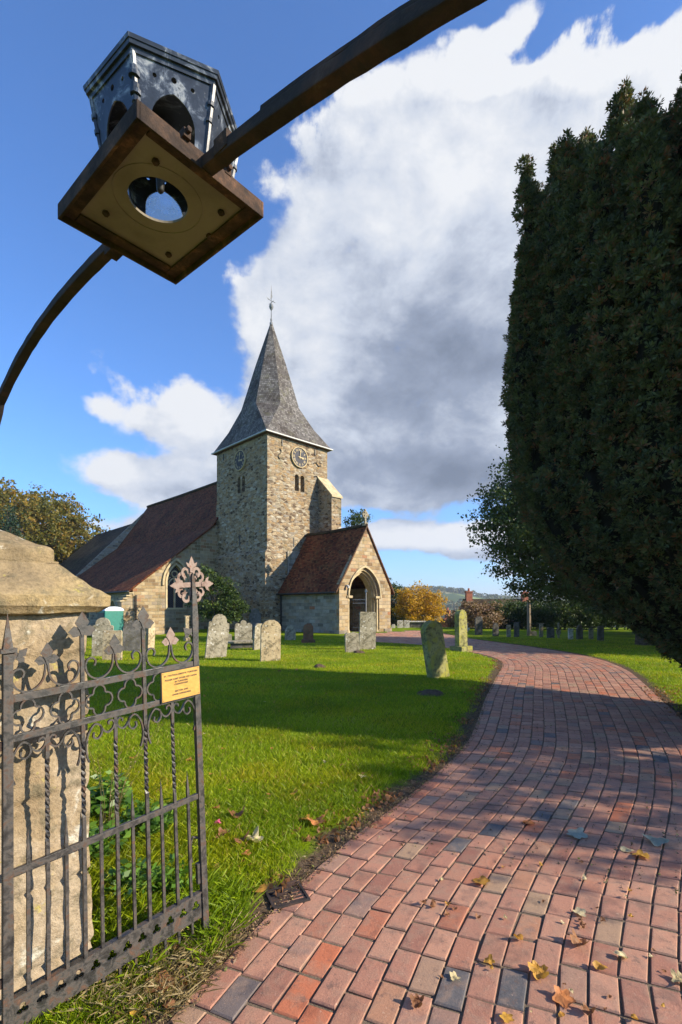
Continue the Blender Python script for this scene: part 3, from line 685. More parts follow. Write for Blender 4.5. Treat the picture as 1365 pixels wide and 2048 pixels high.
m = MB(); m.add([(cx-.25,cy,23.3),(cx-.5,cy-.02,23.42),(cx-.1,cy,23.36),(cx+.1,cy,23.62),(cx+.0,cy,24.5),(cx-.06,cy,23.6)], [(0,1,2),(2,3,4,5)]); m.tube([(cx-.3,cy,23.33),(cx+.35,cy,23.33)], .02, 6); m.tube([(cx,cy-.3,23.2),(cx,cy+.3,23.2)], .015, 6); m.build('weathervane', LEADG, fin)
# nave and aisle
T0, T1, T2 = 6.0, 24.4, 40.0
prof = [(2.55,11.75),(-.6,7.25),(-3.24,5.10),(-6.32,2.62)]
def roof(profile, y0, y1, th, name, mt, y0s=None):
    m = MB()
    ys0 = y0s or [y0]*len(profile)
    for i in range(len(profile)-1):
        (xa,za),(xb,zb_) = profile[i], profile[i+1]
        m.add([(xa,ys0[i],za),(xb,ys0[i+1],zb_),(xb,y1,zb_),(xa,y1,za),(xa,ys0[i],za-th),(xb,ys0[i+1],zb_-th),(xb,y1,zb_-th),(xa,y1,za-th)], [(0,1,2,3),(7,6,5,4),(0,4,5,1),(1,5,6,2),(2,6,7,3),(3,7,4,0)])
    return m.build(name, mt, ch)
# slight sag of the ridge and slope: subdivide along the nave
def sagroof(name, profile, y0, y1, th, mt, n=14, sag=.09):
    m = MB(); P = []
    fine = []
    for i in range(len(profile)-1):
        for k in range(4): t = k/4; fine.append((profile[i][0]*(1-t)+profile[i+1][0]*t, profile[i][1]*(1-t)+profile[i+1][1]*t))
    fine.append(profile[-1]); nr = len(fine)
    vs = []
    for layer in (0, th):
        for k in range(n+1):
            y = y0+(y1-y0)*k/n
            for j, (x, z) in enumerate(fine):
                s_ = -sag*math.sin(math.pi*k/n)*(1-j/nr*.5)+.035*hashn((x*.5, y*.4, 3))
                vs.append((x, y, z+s_-layer))
    N = (n+1)*nr; fs = []
    for k in range(n):
        for j in range(nr-1):
            a = k*nr+j; fs.append((a,a+1,a+nr+1,a+nr)); fs.append((a+N,a+nr+N,a+nr+1+N,a+1+N))
    for j in range(nr-1):
        fs.append((j+1,j,j+N,j+1+N)); a = n*nr+j; fs.append((a,a+1,a+1+N,a+N))
    for k in range(n):
        a = k*nr; fs.append((a,a+nr,a+nr+N,a+N)); a += nr-1; fs.append((a+nr,a,a+N,a+nr+N))
    m.add(vs, fs); return m.build(name, mt, ch)
nr_ = sagroof('nave_roof', prof, T0-.14, T1, .14, RT)
roof([(2.55,11.75),(11.4,2.62)], T0+.2, T1, .14, 'nave_roof', RT)
m = MB(); m.tube([(2.55,T0+.2,11.8),(2.55,T1*.4,11.74),(2.55,T1*.7,11.73),(2.55,T1,11.8)], .13, 8); m.build('ridge_tiles', RB, nr_)
sagroof('chancel_roof', [(2.55,10.6),(-1.2,7.0),(-4.6,3.4)], T1+.0, T2, .14, RB, 8, .05)
roof([(2.55,10.6),(9,3.4)], T1, T2, .14, 'chancel_roof', RB)
m = MB(); m.box(-4.3,9,T1+.5,T2-.4,-1.5,3.6); m.add([(-4.3,T2-.4,3.6),(9,T2-.4,3.6),(2.55,T2-.4,10.45),(-4.3,T2-.7,3.6),(9,T2-.7,3.6),(2.55,T2-.7,10.45)], [(0,1,2),(5,4,3),(0,3,4,1),(1,4,5,2),(2,5,3,0)]); m.build('chancel_wall', DW, ch)
# aisle west wall with its two-light window
wx = -3.17; ww = 1.36
outer = [(-6.05,-1.2),(0,-1.2),(0,7.5),(-.6,7.08),(-3.24,4.94),(-6.05,2.68)]
m = MB(); m.shape(outer, [gothic(wx, ww, 1.45, 3.15, 4.45)], 0, .7, wallfn('w', T0)); aw = m.build('aisle_wall', AW, ch)
m = MB(); m.shape([(-6.05,2.69),(-3.26,4.93),(-3.24,5.02),(-6.15,2.66)], [], -.06, .0, wallfn('w', T0-.08)); m.build('verge', DRESS, aw)
win = MB().shape(gothic(wx, ww+.12, 1.38, 3.15, 4.52), [gothic(wx, ww-.12, 1.5, 3.15, 4.38)], -.035, .35, wallfn('w', T0)).build('window', DRESS, ch)
m = MB(); fnw = wallfn('w', T0+.22)
m.shape([(wx-.055,1.5),(wx+.055,1.5),(wx+.055,3.6),(wx-.055,3.6)], [], 0, .14, fnw)
def arcbar(mb, cxx, r, z, a0, a1, wd, d0, d1, fn, n=10):
    P = [(cxx+(r+wd/2)*math.cos(a0+(a1-a0)*k/n), z+(r+wd/2)*math.sin(a0+(a1-a0)*k/n)) for k in range(n+1)]
    Q = [(cxx+(r-wd/2)*math.cos(a0+(a1-a0)*k/n), z+(r-wd/2)*math.sin(a0+(a1-a0)*k/n)) for k in range(n,-1,-1)]
    mb.shape(P+Q, [], d0, d1, fn)
for sx_ in (-1, 1):
    arcbar(m, wx+sx_*(.62-.62), .62, 3.0, rad(90-sx_*90) if sx_ > 0 else rad(180), rad(62) if sx_ > 0 else rad(118), .08, .01, .13, fnw)
    arcbar(m, wx+sx_*.0+sx_*.1, .52, 3.0, rad(180) if sx_ > 0 else 0, rad(105) if sx_ > 0 else rad(75), .08, .02, .12, fnw)
arcbar(m, wx, .2, 3.78, 0, 2*math.pi*.98, .07, .0, .13, fnw, 16)
m.build('tracery', DRESS, win)
MB().shape(gothic(wx, ww-.06, 1.47, 3.15, 4.41), [], .30, .32, wallfn('w', T0)).build('pane', PANE, win)
m = MB(); hood = gothic(wx, ww+.62, 3.0, 3.1, 4.85); inn = gothic(wx, ww+.40, 3.0, 3.1, 4.68)
m.shape(hood[1:]+hood[:1], [], 0, .0, fnw) if False else None
P = hood[2:]; Q = inn[2:][::-1]; m.shape([hood[1]]+P+[hood[0]]+[inn[0]]+Q+[inn[1]], [], -.13, .0, wallfn('w', T0)); m.build('hood_mould', DRESS, win)
m = MB(); m.shape([(T0+.7,-1.2),(T1,-1.2),(T1,2.5),(T0+.7,2.5)], [gothic(9.5,.9,.7,1.5,2.0), gothic(15,1.2,.7,1.5,2.0)], 0, .6, wallfn('n', -6.05)); m.build('aisle_wall', DW, ch)
for yy, w_ in ((9.5,.9),(15,1.2)):
    wn = MB().shape(gothic(yy,w_+.25,.6,1.5,2.12), [gothic(yy,w_-.05,.72,1.5,1.97)], -.03, .2, wallfn('n', -6.05)).build('window', DRESS, ch)
    MB().shape(gothic(yy,w_-.02,.7,1.5,2.0), [], .3, .32, wallfn('n', -6.05)).build('pane', PANE, wn)
m = MB(); m.box(-.0,10,T1-.5,T1,-1,7.5); m.box(-6.0,0,T1-.5,T1,-1,2.6); m.add([(-6,T1,2.55),(2.55,T1,11.6),(11,T1,2.55),(-6,T1-.3,2.55),(2.55,T1-.3,11.6),(11,T1-.3,2.55)], [(0,1,2),(5,4,3),(0,3,4,1),(1,4,5,2),(2,5,3,0)]); m.build('east_wall', DW, ch)
# corner buttress with tiled set-offs
m = MB(); bx0, bx1 = -6.95, -6.05
m.prism([(bx0,T0,-1.2),(bx1,T0,-1.2),(bx1,T0+.75,-1.2),(bx0,T0+.75,-1.2)], [(bx0,T0,1.0),(bx1,T0,1.0),(bx1,T0+.75,1.0),(bx0,T0+.75,1.0)])
m.prism([(bx0+.22,T0+.03,1.0),(bx1,T0+.03,1.0),(bx1,T0+.72,1.0),(bx0+.22,T0+.72,1.0)], [(bx0+.22,T0+.03,1.95),(bx1,T0+.03,2.5),(bx1,T0+.72,2.5),(bx0+.22,T0+.72,1.95)])
bt = m.build('buttress', AW, ch)
m = MB(); m.add([(bx0-.03,T0-.05,.98),(bx0+.24,T0-.05,1.32),(bx0+.24,T0+.8,1.32),(bx0-.03,T0+.8,.98)]+[(bx0-.03,T0-.05,.9),(bx0+.24,T0-.05,.9),(bx0+.24,T0+.8,.9),(bx0-.03,T0+.8,.9)], [(0,1,2,3),(7,6,5,4),(0,4,5,1),(1,5,6,2),(2,6,7,3),(3,7,4,0)])
m.build('lower_set_off', DRESS, bt); m = MB()
for k in range(4):
    xa = bx0+.10+k*.19; za = 1.93+k*.17; m.box(xa, xa+.26, T0-.05, T0+.79, za-.04, za+.03)
m.build('set_off_tiles', DRESS, bt)
MB().tube([(-5.9,T0-.12,2.3),(-5.9,T0-.12,-1)], .05).build('drainpipe', BLACK, ch)
MB().tube([(-6.40,T0-.2,2.52),(-6.40,T1,2.52)], .055).build('gutter', BLACK, ch)
# low vestry roofs beyond the aisle
m = MB(); m.add([(-6.0,26,4.5),(-12.5,26,4.5),(-12.5,23.0,2.3),(-6.0,23.0,2.3),(-6.0,29,2.3),(-12.5,29,2.3)], [(0,1,2,3),(1,0,4,5),(1,5,2),(0,3,4)]); v_ = m.build('vestry_roof', RT, ch)
m = MB(); m.box(-12.3,-6.05,23.3,28.7,-1.5,2.5); m.build('vestry_wall', DW, ch)
MB().tube([(-6.0,26,4.55),(-12.5,26,4.55)], .12).build('ridge_tiles', RT, v_)

# porch
ps0, ps1, pt, rz_ = .92, 5.36, -5.58, 6.36; pc = (ps0+ps1)/2
ez = 2.43; sl_ = (rz_-ez)/(pc-.66)
gout = [(ps0,-.3),(ps1,-.3),(ps1,ez+(ps0-.66)*sl_+.0),(pc,rz_-.10),(ps0,ez+(ps0-.66)*sl_)]
dx, dw = 2.98, 2.06
m = MB()
door_o = gothic(dx, dw+.56, -.3, 2.15, 3.86); door_o[0] = (dx-(dw+.62)/2, -.28); door_o[1] = (dx+(dw+.62)/2, -.28)
m.shape(gout, [door_o], 0, .22, wallfn('w', pt))
pw = m.build('porch_gable', AW, ch)
def order(o_, i_, d0, d1, nm, mt=DRESS):
    A_ = gothic(dx, dw+o_, -.25, 2.15, 3.52+o_*.6); B_ = gothic(dx, dw+i_, -.25, 2.15, 3.52+i_*.6); A_[0] = (A_[0][0], -.27); A_[1] = (A_[1][0], -.27)
    P = [A_[1]]+A_[2:]+[A_[0]]; Q = [B_[1]]+B_[2:]+[B_[0]]
    return MB().shape(P+Q[::-1], [], d0, d1, wallfn('w', pt)).build(nm, mt, pw)
order(.56, .32, .07, .50, 'arch_moulding'); order(.32, .12, .20, .62, 'arch_moulding'); order(.12, -.06, .34, .72, 'arch_moulding')
A_ = gothic(dx, dw+.78, 2.1, 2.15, 4.0); B_ = gothic(dx, dw+.60, 2.1, 2.15, 3.88)
MB().shape([A_[1]]+A_[2:]+[A_[0]]+[B_[0]]+B_[2:][::-1]+[B_[1]], [], -.10, .0, wallfn('w', pt)).build('hood_mould', DRESS, pw)
for sg in (-1, 1):
    xx = dx+sg*(dw/2+.20)
    m = MB(); m.lathe([(.13,-.1),(.13,.12),(.09,.2),(.075,.3),(.075,1.85),(.10,1.9),(.075,1.95),(.13,2.08)], (xx, pt+.14, 0), 10); m.build('shaft', DRESS, pw, True)
    m = MB(); m.box(xx-.26, xx+.22, pt-.06, pt+.45, 2.06, 2.2); m.build('capital', DRESS, pw, bevel=.02)
m = MB(); m.box(ps0, ps0+.5, pt+.22, -.17, -.3, ez+.30); m.build('porch_wall', DW, ch)
m = MB(); m.box(ps1-.5, ps1, pt+.22, -.17, -.3, ez+.30); m.build('porch_wall', DW, ch)
MB().box(ps0-.06, ps0+.6, pt-.06, pt+.5, -.3, .22).build('plinth', DW, pw, bevel=.02); MB().box(ps1-.62, ps1+.06, pt-.06, pt+.5, -.3, .22).build('plinth', DW, pw, bevel=.02)
m = MB(); m.prism([(ps0-.38,pt+.02,-.3),(ps0,pt+.02,-.3),(ps0,pt+.55,-.3),(ps0-.38,pt+.55,-.3)], [(ps0-.3,pt+.06,1.9),(ps0,pt+.06,2.2),(ps0,pt+.5,2.2),(ps0-.3,pt+.5,1.9)]) if False else None
def porch_slope(sg):
    xe = pc+sg*(pc-.66)
    n, k_ = 10, 8; vs = []; th = .12
    for layer in (0, th):
        for i in range(n+1):
            y = pt-.05+(-.17-(pt-.05))*i/n
            for j in range(k_+1):
                t = j/k_; vs.append((pc+(xe-pc)*t, y, rz_+(ez-rz_)*t-.07*math.sin(math.pi*i/n)*(1-t*.5)-.05*math.sin(math.pi*t)+.02*hashn((t*3, y, sg*4))-layer))
    N = (n+1)*(k_+1); w1 = k_+1; fs = []
    for i in range(n):
        for j in range(k_):
            a = i*w1+j; fs.append((a,a+1,a+w1+1,a+w1)); fs.append((a+N,a+w1+N,a+w1+1+N,a+1+N))
    for j in range(k_): fs.append((j+1,j,j+N,j+1+N)); a = n*w1+j; fs.append((a,a+1,a+1+N,a+N))
    for i in range(n): a = i*w1; fs.append((a,a+w1,a+w1+N,a+N)); a += k_; fs.append((a+w1,a,a+N,a+w1+N))
    return MB().add(vs, fs).build('porch_roof', RT, ch)
pr = porch_slope(-1); porch_slope(1)
MB().tube([(pc,pt-.05,rz_+.04),(pc,pt*.5,rz_-.03),(pc,-.17,rz_+.03)], .11, 8).build('ridge_tiles', RB, pr)
MB().tube([(.60,pt-.02,ez-.07),(.60,-.17,ez-.07)], .055).build('gutter', BLACK, pr)
MB().tube([(ps0-.08,-.3,2.3),(ps0-.08,-.3,-.3)], .05).build('drainpipe', BLACK, ch)
# verge boards
for sg in (-1,1):
    xe = pc+sg*(pc-.62)
    MB().add([(pc,pt-.09,rz_+.03),(xe,pt-.09,ez-.0),(xe,pt-.09,ez-.13),(pc,pt-.09,rz_-.10),(pc,pt-.03,rz_+.03),(xe,pt-.03,ez),(xe,pt-.03,ez-.13),(pc,pt-.03,rz_-.10)], [(0,1,2,3),(7,6,5,4),(0,4,5,1),(1,5,6,2),(2,6,7,3),(3,7,4,0)]).build('verge', DARKWOOD, pr)
# gable cross
m = MB(); yy = pt+.1; z0 = rz_+.0
m.box(pc-.14,pc+.14,yy-.12,yy+.12,z0,z0+.2); m.box(pc-.06,pc+.06,yy-.06,yy+.06,z0+.2,z0+1.0); m.box(pc-.27,pc-.06,yy-.055,yy+.055,z0+.62,z0+.75); m.box(pc+.06,pc+.27,yy-.055,yy+.055,z0+.62,z0+.75)
cr = m.build('gable_cross', GSTONE['lichen_stone'], ch, bevel=.015)
m = MB(); arcbar(m, pc, .2, z0+.685, 0, 2*math.pi*.99, .06, -.04, .04, wallfn('w', yy), 20); m.build('ring', GSTONE['lichen_stone'], cr)
# inner door and notices
m = MB(); m.shape(gothic(dx, 1.5, -.2, 1.9, 2.9), [], 0, .06, wallfn('w', -.35)); idr = m.build('inner_door', DARKWOOD, ch)
m = MB(); m.box(ps0+.5, ps1-.5, -.26, -.20, -.3, 5.2); m.build('inner_wall', DW, ch)
for k in range(4):
    x_ = dx-.45+k*.42; MB().box(x_, x_+.30, -.39, -.36, .75+.1*(k%2), 1.25+.1*(k%2)).build('notice', PAPER, idr)
m = MB(); m.box(ps0+.5,ps1-.5,pt+.3,-.26,-.1,.03); m.build('porch_floor', DW, ch)
# bulkhead lamp by the arch
m = MB(); m.box(1.42,1.52,pt-.13,pt,2.72,2.80); m.lathe([(.02,2.58),(.07,2.62),(.08,2.72),(.03,2.78)], (1.47,pt-.16,0), 10); m.build('wall_lamp', WHITEP, ch)

# ------------------------------------------------------------ gateway: stone pier, overthrow arch, lantern, gate
DV = Vector((.765,-.644,0)); NV = Vector((.644,.765,0))
PC = Vector((-1.42,1.945,0))
gp = empty('gate_pier', PC, math.atan2(-.644,.765), 'tall weathered sandstone gate pier with a sloping lichened cap behind the iron gate', 'gate pier')
def rough(k, amp):
    return lambda co: amp*hashn(co, k)+amp*.5*hashn(co, k*3.1)
zc = 0.0; hs = [.30,.24,.36,.28,.34]; zs_ = [-.1]
for h in hs: zs_.append(zs_[-1]+h)
for i in range(len(hs)):
    z0, z1 = zs_[i], min(zs_[i+1], 1.50)
    t0 = .305-.012*z0; j = rng.uniform(-.004,.004)
    MB().prism([(-t0,-t0,z0+.004),(t0+j,-t0,z0+.004),(t0+j,t0,z0+.004),(-t0,t0,z0+.004)], [(-t0,-t0,z1-.004),(t0+j,-t0,z1-.004),(t0+j,t0,z1-.004),(-t0,t0,z1-.004)]).build('course', PS, gp, True, sub=14, disp=rough(7,.010)) if False else None
m = MB()
t0, t1 = .300, .280
m.prism([(-t0,-t0,-.1),(t0,-t0,-.1),(t0,t0,-.1),(-t0,t0,-.1)], [(-t1,-t1,1.5),(t1,-t1,1.5),(t1,t1,1.5),(-t1,t1,1.5)])
joints = [.17,.46,.80,1.08,1.33]
def pd(co):
    k = .011*hashn(co, 4.2)+.007*hashn(co, 13)+.003*hashn(co, 35)
    for q_ in joints:
        dz = abs(co.z-q_-.012*hashn((co.x,co.y,q_), 4)); k -= .016*math.exp(-(dz/.010)**2)
    return k
m.build('shaft', PS, gp, True, sub=90, disp=pd)
m = MB(); q0, q1 = .345, .192
def rect(q, z): return [(-q,-q,z),(q,-q,z),(q,q,z),(-q,q,z)]
L4 = [rect(q0-.03,1.50),rect(q0,1.525),rect(q0+.002,1.565),rect(q0-.012,1.575),rect(q1+.012,1.694),rect(q1+.012,1.700)]
vs = [p for r in L4 for p in r]; fs = [(3,2,1,0)]
for i in range(len(L4)-1):
    for k in range(4): j = (k+1)%4; fs.append((i*4+k,i*4+j,i*4+4+j,i*4+4+k))
fs.append(tuple(len(vs)-4+k for k in range(4)))
m.add(vs, fs); m.build('cap', CS, gp, True, sub=22, disp=rough(6,.012))
m = MB(); L4 = [rect(q1,1.697),rect(q1,1.747),rect(q1-.01,1.757),rect(.03,1.835)]
vs = [p for r in L4 for p in r]; fs = [(3,2,1,0)]
for i in range(len(L4)-1):
    for k in range(4): j = (k+1)%4; fs.append((i*4+k,i*4+j,i*4+4+j,i*4+4+k))
fs.append(tuple(len(vs)-4+k for k in range(4)))
m.add(vs, fs); m.build('cap_top', CS, gp, True, sub=14, disp=rough(7,.009))

LC0 = Vector((-.403,1.098,0))
arch_tz = [(-1.50,.0),(-1.50,.9),(-1.47,1.5),(-1.38,1.86),(-1.2,2.10),(-1.0,2.225),(-.88,2.262),(-.772,2.280),(-.634,2.325),(-.437,2.372),(-.194,2.408),(0,2.419),(.258,2.425),(.50,2.43),(.62,2.425),(.812,2.392),(1.0,2.335),(1.122,2.275),(1.25,2.12),(1.32,1.85)]
def arch_pt(t, dz=0.0):
    ts = [a for a, b in arch_tz]; z = float(np.interp(t, ts, [b for a, b in arch_tz])); p = LC0-DV*t; return Vector((p.x,p.y,z+dz))
mid_ = [p for p in arch_tz if -1.0 <= p[0] <= 1.122]; pf = np.polyfit([p[0] for p in mid_], [p[1] for p in mid_], 4)
AC = np.vstack([catmull([p for p in arch_tz if p[0] < -.99], 6)[:-1], [(t, float(np.polyval(pf, t))) for t in np.linspace(-1.0, 1.122, 60)], catmull([p for p in arch_tz if p[0] > 1.12], 6)[1:]])
def arch_run(t0, t1, dz=0.0): return [Vector(((LC0-DV*t).x,(LC0-DV*t).y,z+dz)) for t, z in AC if t0 <= t <= t1]
ar = empty('overthrow_arch', (LC0.x,LC0.y,0), 0, 'rusty iron overthrow arch spanning the gateway overhead, carrying the old lantern', 'iron arch')
def under(o): o.parent = ar; o.location = (-LC0.x,-LC0.y,0); return o
def archbar(pts, hw, hh):
    m = MB(); n = len(pts); vs = []
    for i, p in enumerate(pts):
        t = (pts[min(i+1,n-1)]-pts[max(i-1,0)]).normalized(); up = NV.cross(t).normalized()
        if up.dot(Vector((0,0,1))) < 0: up = -up
        w_ = .0012*hashn(p, 25)
        for a, b in ((-1,-1),(1,-1),(1,1),(-1,1)): vs.append(p+NV*(a*(hw+w_))+up*(b*(hh+w_)))
    fs = [(i*4+k,i*4+(k+1)%4,(i+1)*4+(k+1)%4,(i+1)*4+k) for i in range(n-1) for k in range(4)]+[(3,2,1,0),tuple((n-1)*4+k for k in range(4))]
    return m.add(vs, fs)
under(archbar(arch_run(-1.51,-.165), .0140, .0118).build('arch_bar', ARCHM, bevel=.003))
under(archbar(arch_run(.165,1.33), .0140, .0118).build('arch_bar', ARCHM, bevel=.003))
under(archbar(arch_run(-.95,-.34, .0158), .0128, .0035).build('top_strap', ARCHM, bevel=.001))
for t in (-.24, .22):
    p = arch_pt(t); under(MB().tube([p-DV*.02-NV*.0, p+DV*.02], (.022), 4).build('clamp', RUSTY))

lan = empty('lantern', (LC0.x,LC0.y,2.40), math.atan2(DV.y,DV.x), 'old six-sided lantern with pierced oxidised panels on a rusty square base plate', 'lantern')
hx, hy = .178, .147
m = MB(); wv_ = .034
for (a0,a1,b0,b1) in ((-hx,hx,-hy,-hy+.006),(-hx,hx,hy-.006,hy),(-hx,-hx+.006,-hy+.006,hy-.006),(hx-.006,hx,-hy+.006,hy-.006)): m.box(a0,a1,b0,b1,-.012,.022)
for (a0,a1,b0,b1) in ((-hx,hx,-hy,-hy+wv_),(-hx,hx,hy-wv_,hy),(-hx,-hx+wv_,-hy+wv_,hy-wv_),(hx-wv_,hx,-hy+wv_,hy-wv_)): m.box(a0+.001,a1-.001,b0+.001,b1-.001,.001,.006)
m.build('base_frame', RUSTY, lan, bevel=.0012)
cir = lambda cx_, cy_, r, n=36: [(cx_+r*math.cos(2*math.pi*k/n), cy_+r*math.sin(2*math.pi*k/n)) for k in range(n)]
hc = Vector((-.399,1.075,0))-LC0; hcx, hcy = hc.dot(DV), hc.dot(NV)
MB().shape([(-hx+.01,-hy+.01),(hx-.01,-hy+.01),(hx-.01,hy-.01),(-hx+.01,hy-.01)], [cir(hcx,hcy,.0615)], .0075, .013, lambda a,b,d: (a,b,d)).build('base_board', BOARD, lan)
m = MB(); arcbar(m, hcx, .092, hcy, 0, 2*math.pi*.99, .002, 0, .0012, lambda a,b,d: (a,b,.0074-d), 40); m.build('scribed_ring', BOARD, lan)
for (a,b) in ((-.10,-.075),(.105,-.07),(-.11,.085),(.10,.09),(.02,.115)):
    MB().lathe([(.006,.0),(.008,.003),(.007,.0075)], (a,b,.0), 6).build('bolt', RUSTY, lan)
for (a,b) in ((hx-.01,.05),(hx-.004,-.05),(-hx+.0,.045),(-hx,-.03)):
    m = MB(); m.box(a-.012,a+.012,b-.008,b+.008,.018,.035); m.tube([(a-.02,b,.03),(a+.02,b,.03)], .006, 6); m.build('lug', RUSTY, lan, bevel=.002)
# body
ha = -math.pi/2-math.atan2(DV.y,DV.x)-rad(6)     # one corner points at the camera side
R0, R1, zb0, zb1 = .122, .152, .022, .186
def hexp(r, z, k): a = ha+k*math.pi/3; return Vector((r*math.cos(a)+.016, r*math.sin(a)+.010, z))
def tudor(w, z0, zs, zt): return gothic(0, w, z0, zs, zt, 7)
for k in range(6):
    a0, a1 = hexp(R0,zb0,k), hexp(R0,zb0,k+1); b0, b1 = hexp(R1,zb1,k), hexp(R1,zb1,k+1)
    mb_, mt_ = (a0+a1)/2, (b0+b1)/2; ex = (a1-a0).normalized(); ey = (mt_-mb_).normalized(); H = (mt_-mb_).length; nn = ex.cross(ey)
    fn = lambda a,b,d, mb_=mb_, ex=ex, ey=ey, nn=nn: tuple(mb_+ex*a+ey*b+nn*d)
    w0, w1 = (a1-a0).length/2-.001, (b1-b0).length/2-.001
    pn = MB().shape([(-w0,0),(w0,0),(w1,H),(-w1,H)], [tudor(.084,.004,.066,.122), cir(0,.146,.0055,12), cir(-.036,.142,.004,10), cir(.036,.142,.004,10)], -.002, .001, fn).build('side_panel', LEAD, lan)
    if k in (2,3): MB().shape(tudor(.086,.004,.06,.112), [], -.006, -.0045, fn).build('glass', FROST, pn)
    po = MB().tube([a0, b0], [.0045,.006], 6)
    c_ = lambda t: a0*(1-t)+b0*t
    for t, r in ((.52,.0085),(.60,.0105),(.66,.008),(.78,.011),(.84,.008)) if k == 0 else ((.60,.0075),(.78,.008)):
        p = c_(t); po.tube([p-ey*.004,p+ey*.004], r, 8)
    po.build('corner_post', LEAD, lan)
m = MB()
for (r, z0, z1) in ((.158,.184,.193),(.165,.193,.200),(.169,.200,.207),(.160,.207,.213)):
    m.prism([tuple(hexp(r-.002,z0,k)) for k in range(6)], [tuple(hexp(r,z1,k)) for k in range(6)])
m.build('cornice', LEAD, lan)
m = MB(); L6 = [[tuple(hexp(r,z,k)) for k in range(6)] for r, z in ((.156,.213),(.10,.262),(.045,.28),(.03,.30),(.03,.31))]
vs = [p for r in L6 for p in r]; fs = [(5,4,3,2,1,0), tuple(24+k for k in range(6))]+[(i*6+k,i*6+(k+1)%6,(i+1)*6+(k+1)%6,(i+1)*6+k) for i in range(4) for k in range(6)]
m.add(vs, fs); m.lathe([(.02,.31),(.028,.325),(.02,.34),(.004,.365)], (0,0,0), 10); m.build('roof', LEAD, lan)
MB().lathe([(.030,.19),(.030,.16),(.020,.12),(.010,.08),(.008,.05),(.004,.045)], (0,0,0), 12).build('burner', BLACK, lan, True)

# gate leaf standing open
TL, BL, BR, TR = at(15,1400,1.70), at(15,2040,1.70), at(409,1806,2.25), at(391,1327,2.25)
GW, GH = .77, 1.10; GN = Vector((.718,-.697,0))
def G(a, b, d=0.0):
    s_, t_ = a/GW, b/GH
    return tuple((BL*(1-s_)+BR*s_)*(1-t_)+(TL*(1-s_)+TR*s_)*t_+GN*d)
gate = empty('gate', (BL.x,BL.y,0), 0, 'black wrought iron gate standing open, with scrollwork, a tall cross finial and a brass notice', 'gate')
def gb(m, name, mt=IRON, par=None, **k):
    o = m.build(name, mt, par or gate, **k)
    if not par: o.location = (-BL.x,-BL.y,0)
    return o
def bar(a0,a1,b0,b1,hd, name, m=None, **k):
    m = m or MB(); n = 6; 
    m.box(a0,a1,b0,b1,-hd,hd, fn=G); return gb(m, name, **k) if name else m
bar(-.016,.016,-.20,1.275,.014,'hinge_stile', bevel=.002)
m = MB(); m.box(-.026,.026,1.262,1.276,-.024,.024,fn=G); m.add([G(-.016,1.276,-.014),G(.016,1.276,-.014),G(.016,1.276,.014),G(-.016,1.276,.014),G(0,1.40,0)], [(0,1,4),(1,2,4),(2,3,4),(3,0,4)]); gb(m, 'stile_spike')
gb(MB().box(-.05,-.016,.93,.96,-.006,.006,fn=G), 'hinge', RUSTY); gb(MB().box(-.05,-.016,.12,.15,-.006,.006,fn=G), 'hinge', RUSTY)
m = MB(); m.box(GW-.014,GW+.014,-.17,1.12,-.012,.012,fn=G)
m.shape([(GW-.013,1.12),(GW+.013,1.12),(GW+.020,1.30),(GW+.016,1.40),(GW+.008,1.50),(GW,1.515),(GW-.006,1.50),(GW-.008,1.40),(GW-.012,1.30)], [], .0, .010, G); gb(m, 'free_stile')
m = MB(); m.tube([G(GW-.012,.30,-.01),G(GW-.035,.31,-.02),G(GW-.045,.29,-.02),G(GW-.045,.20,-.02)], .006, 6); m.box(GW-.03,GW-.014,.10,.19,-.016,.004,fn=G); gb(m, 'latch')
T3 = [GW/3, 2*GW/3]
for b_, hh, nm_ in ((1.10,.013,'top_rail'),(.962,.012,'second_rail'),(.497,.012,'middle_rail')):
    m = MB(); m.box(.016,GW-.014,b_-hh,b_+hh,-.008,.008,fn=G); gb(m, nm_, bevel=.0015)
# bottom plate with trefoil piercings
holes = []
for k in range(12):
    c = .045+k*(GW-.09)/11
    tre = []
    for an in (90,210,330):
        ccx, ccy = c+.0105*math.cos(rad(an)), .010+.0115*math.sin(rad(an))
        for j in range(9):
            th = rad(an-122+244*j/8); tre.append((ccx+.0098*math.cos(th), ccy+.0105*math.sin(th)))
    holes.append(tre)
m = MB(); m.shape([(.016,-.055),(GW-.014,-.055),(GW-.014,.055),(.016,.055)], holes, -.004, .004, G); bp = gb(m, 'bottom_plate')
m = MB(); m.box(.016,GW-.014,.0555,.062,-.016,.008,fn=G); gb(m, 'plate_flange')
def tw_bar(a, b0, b1, r, t0, t1):
    m = MB(); n = 60; pts = [G(a, b0+(b1-b0)*k/n) for k in range(n+1)]
    vs = []; tang = 0; ex = (Vector(G(.1,0))-Vector(G(0,0))).normalized()
    for k, p in enumerate(pts):
        b = b0+(b1-b0)*k/n
        tang = 0 if b < t0 else (min(b,t1)-t0)/(t1-t0)*math.pi*5
        for j in range(4):
            th = math.pi/4+j*math.pi/2+tang; vs.append(Vector(p)+ex*(r*1.41*math.cos(th))+GN*(r*1.41*math.sin(th)))
    fs = [(i*4+k,i*4+(k+1)%4,(i+1)*4+(k+1)%4,(i+1)*4+k) for i in range(n) for k in range(4)]+[(3,2,1,0),tuple(n*4+k for k in range(4))]
    return m.add(vs, fs)
for a in T3: gb(tw_bar(a,.06,1.30,.0068,.60,.88), 'upright')
for k in (1,3,5): gb(tw_bar(GW*k/6,.06,.95,.0062,.56,.86), 'twisted_bar')
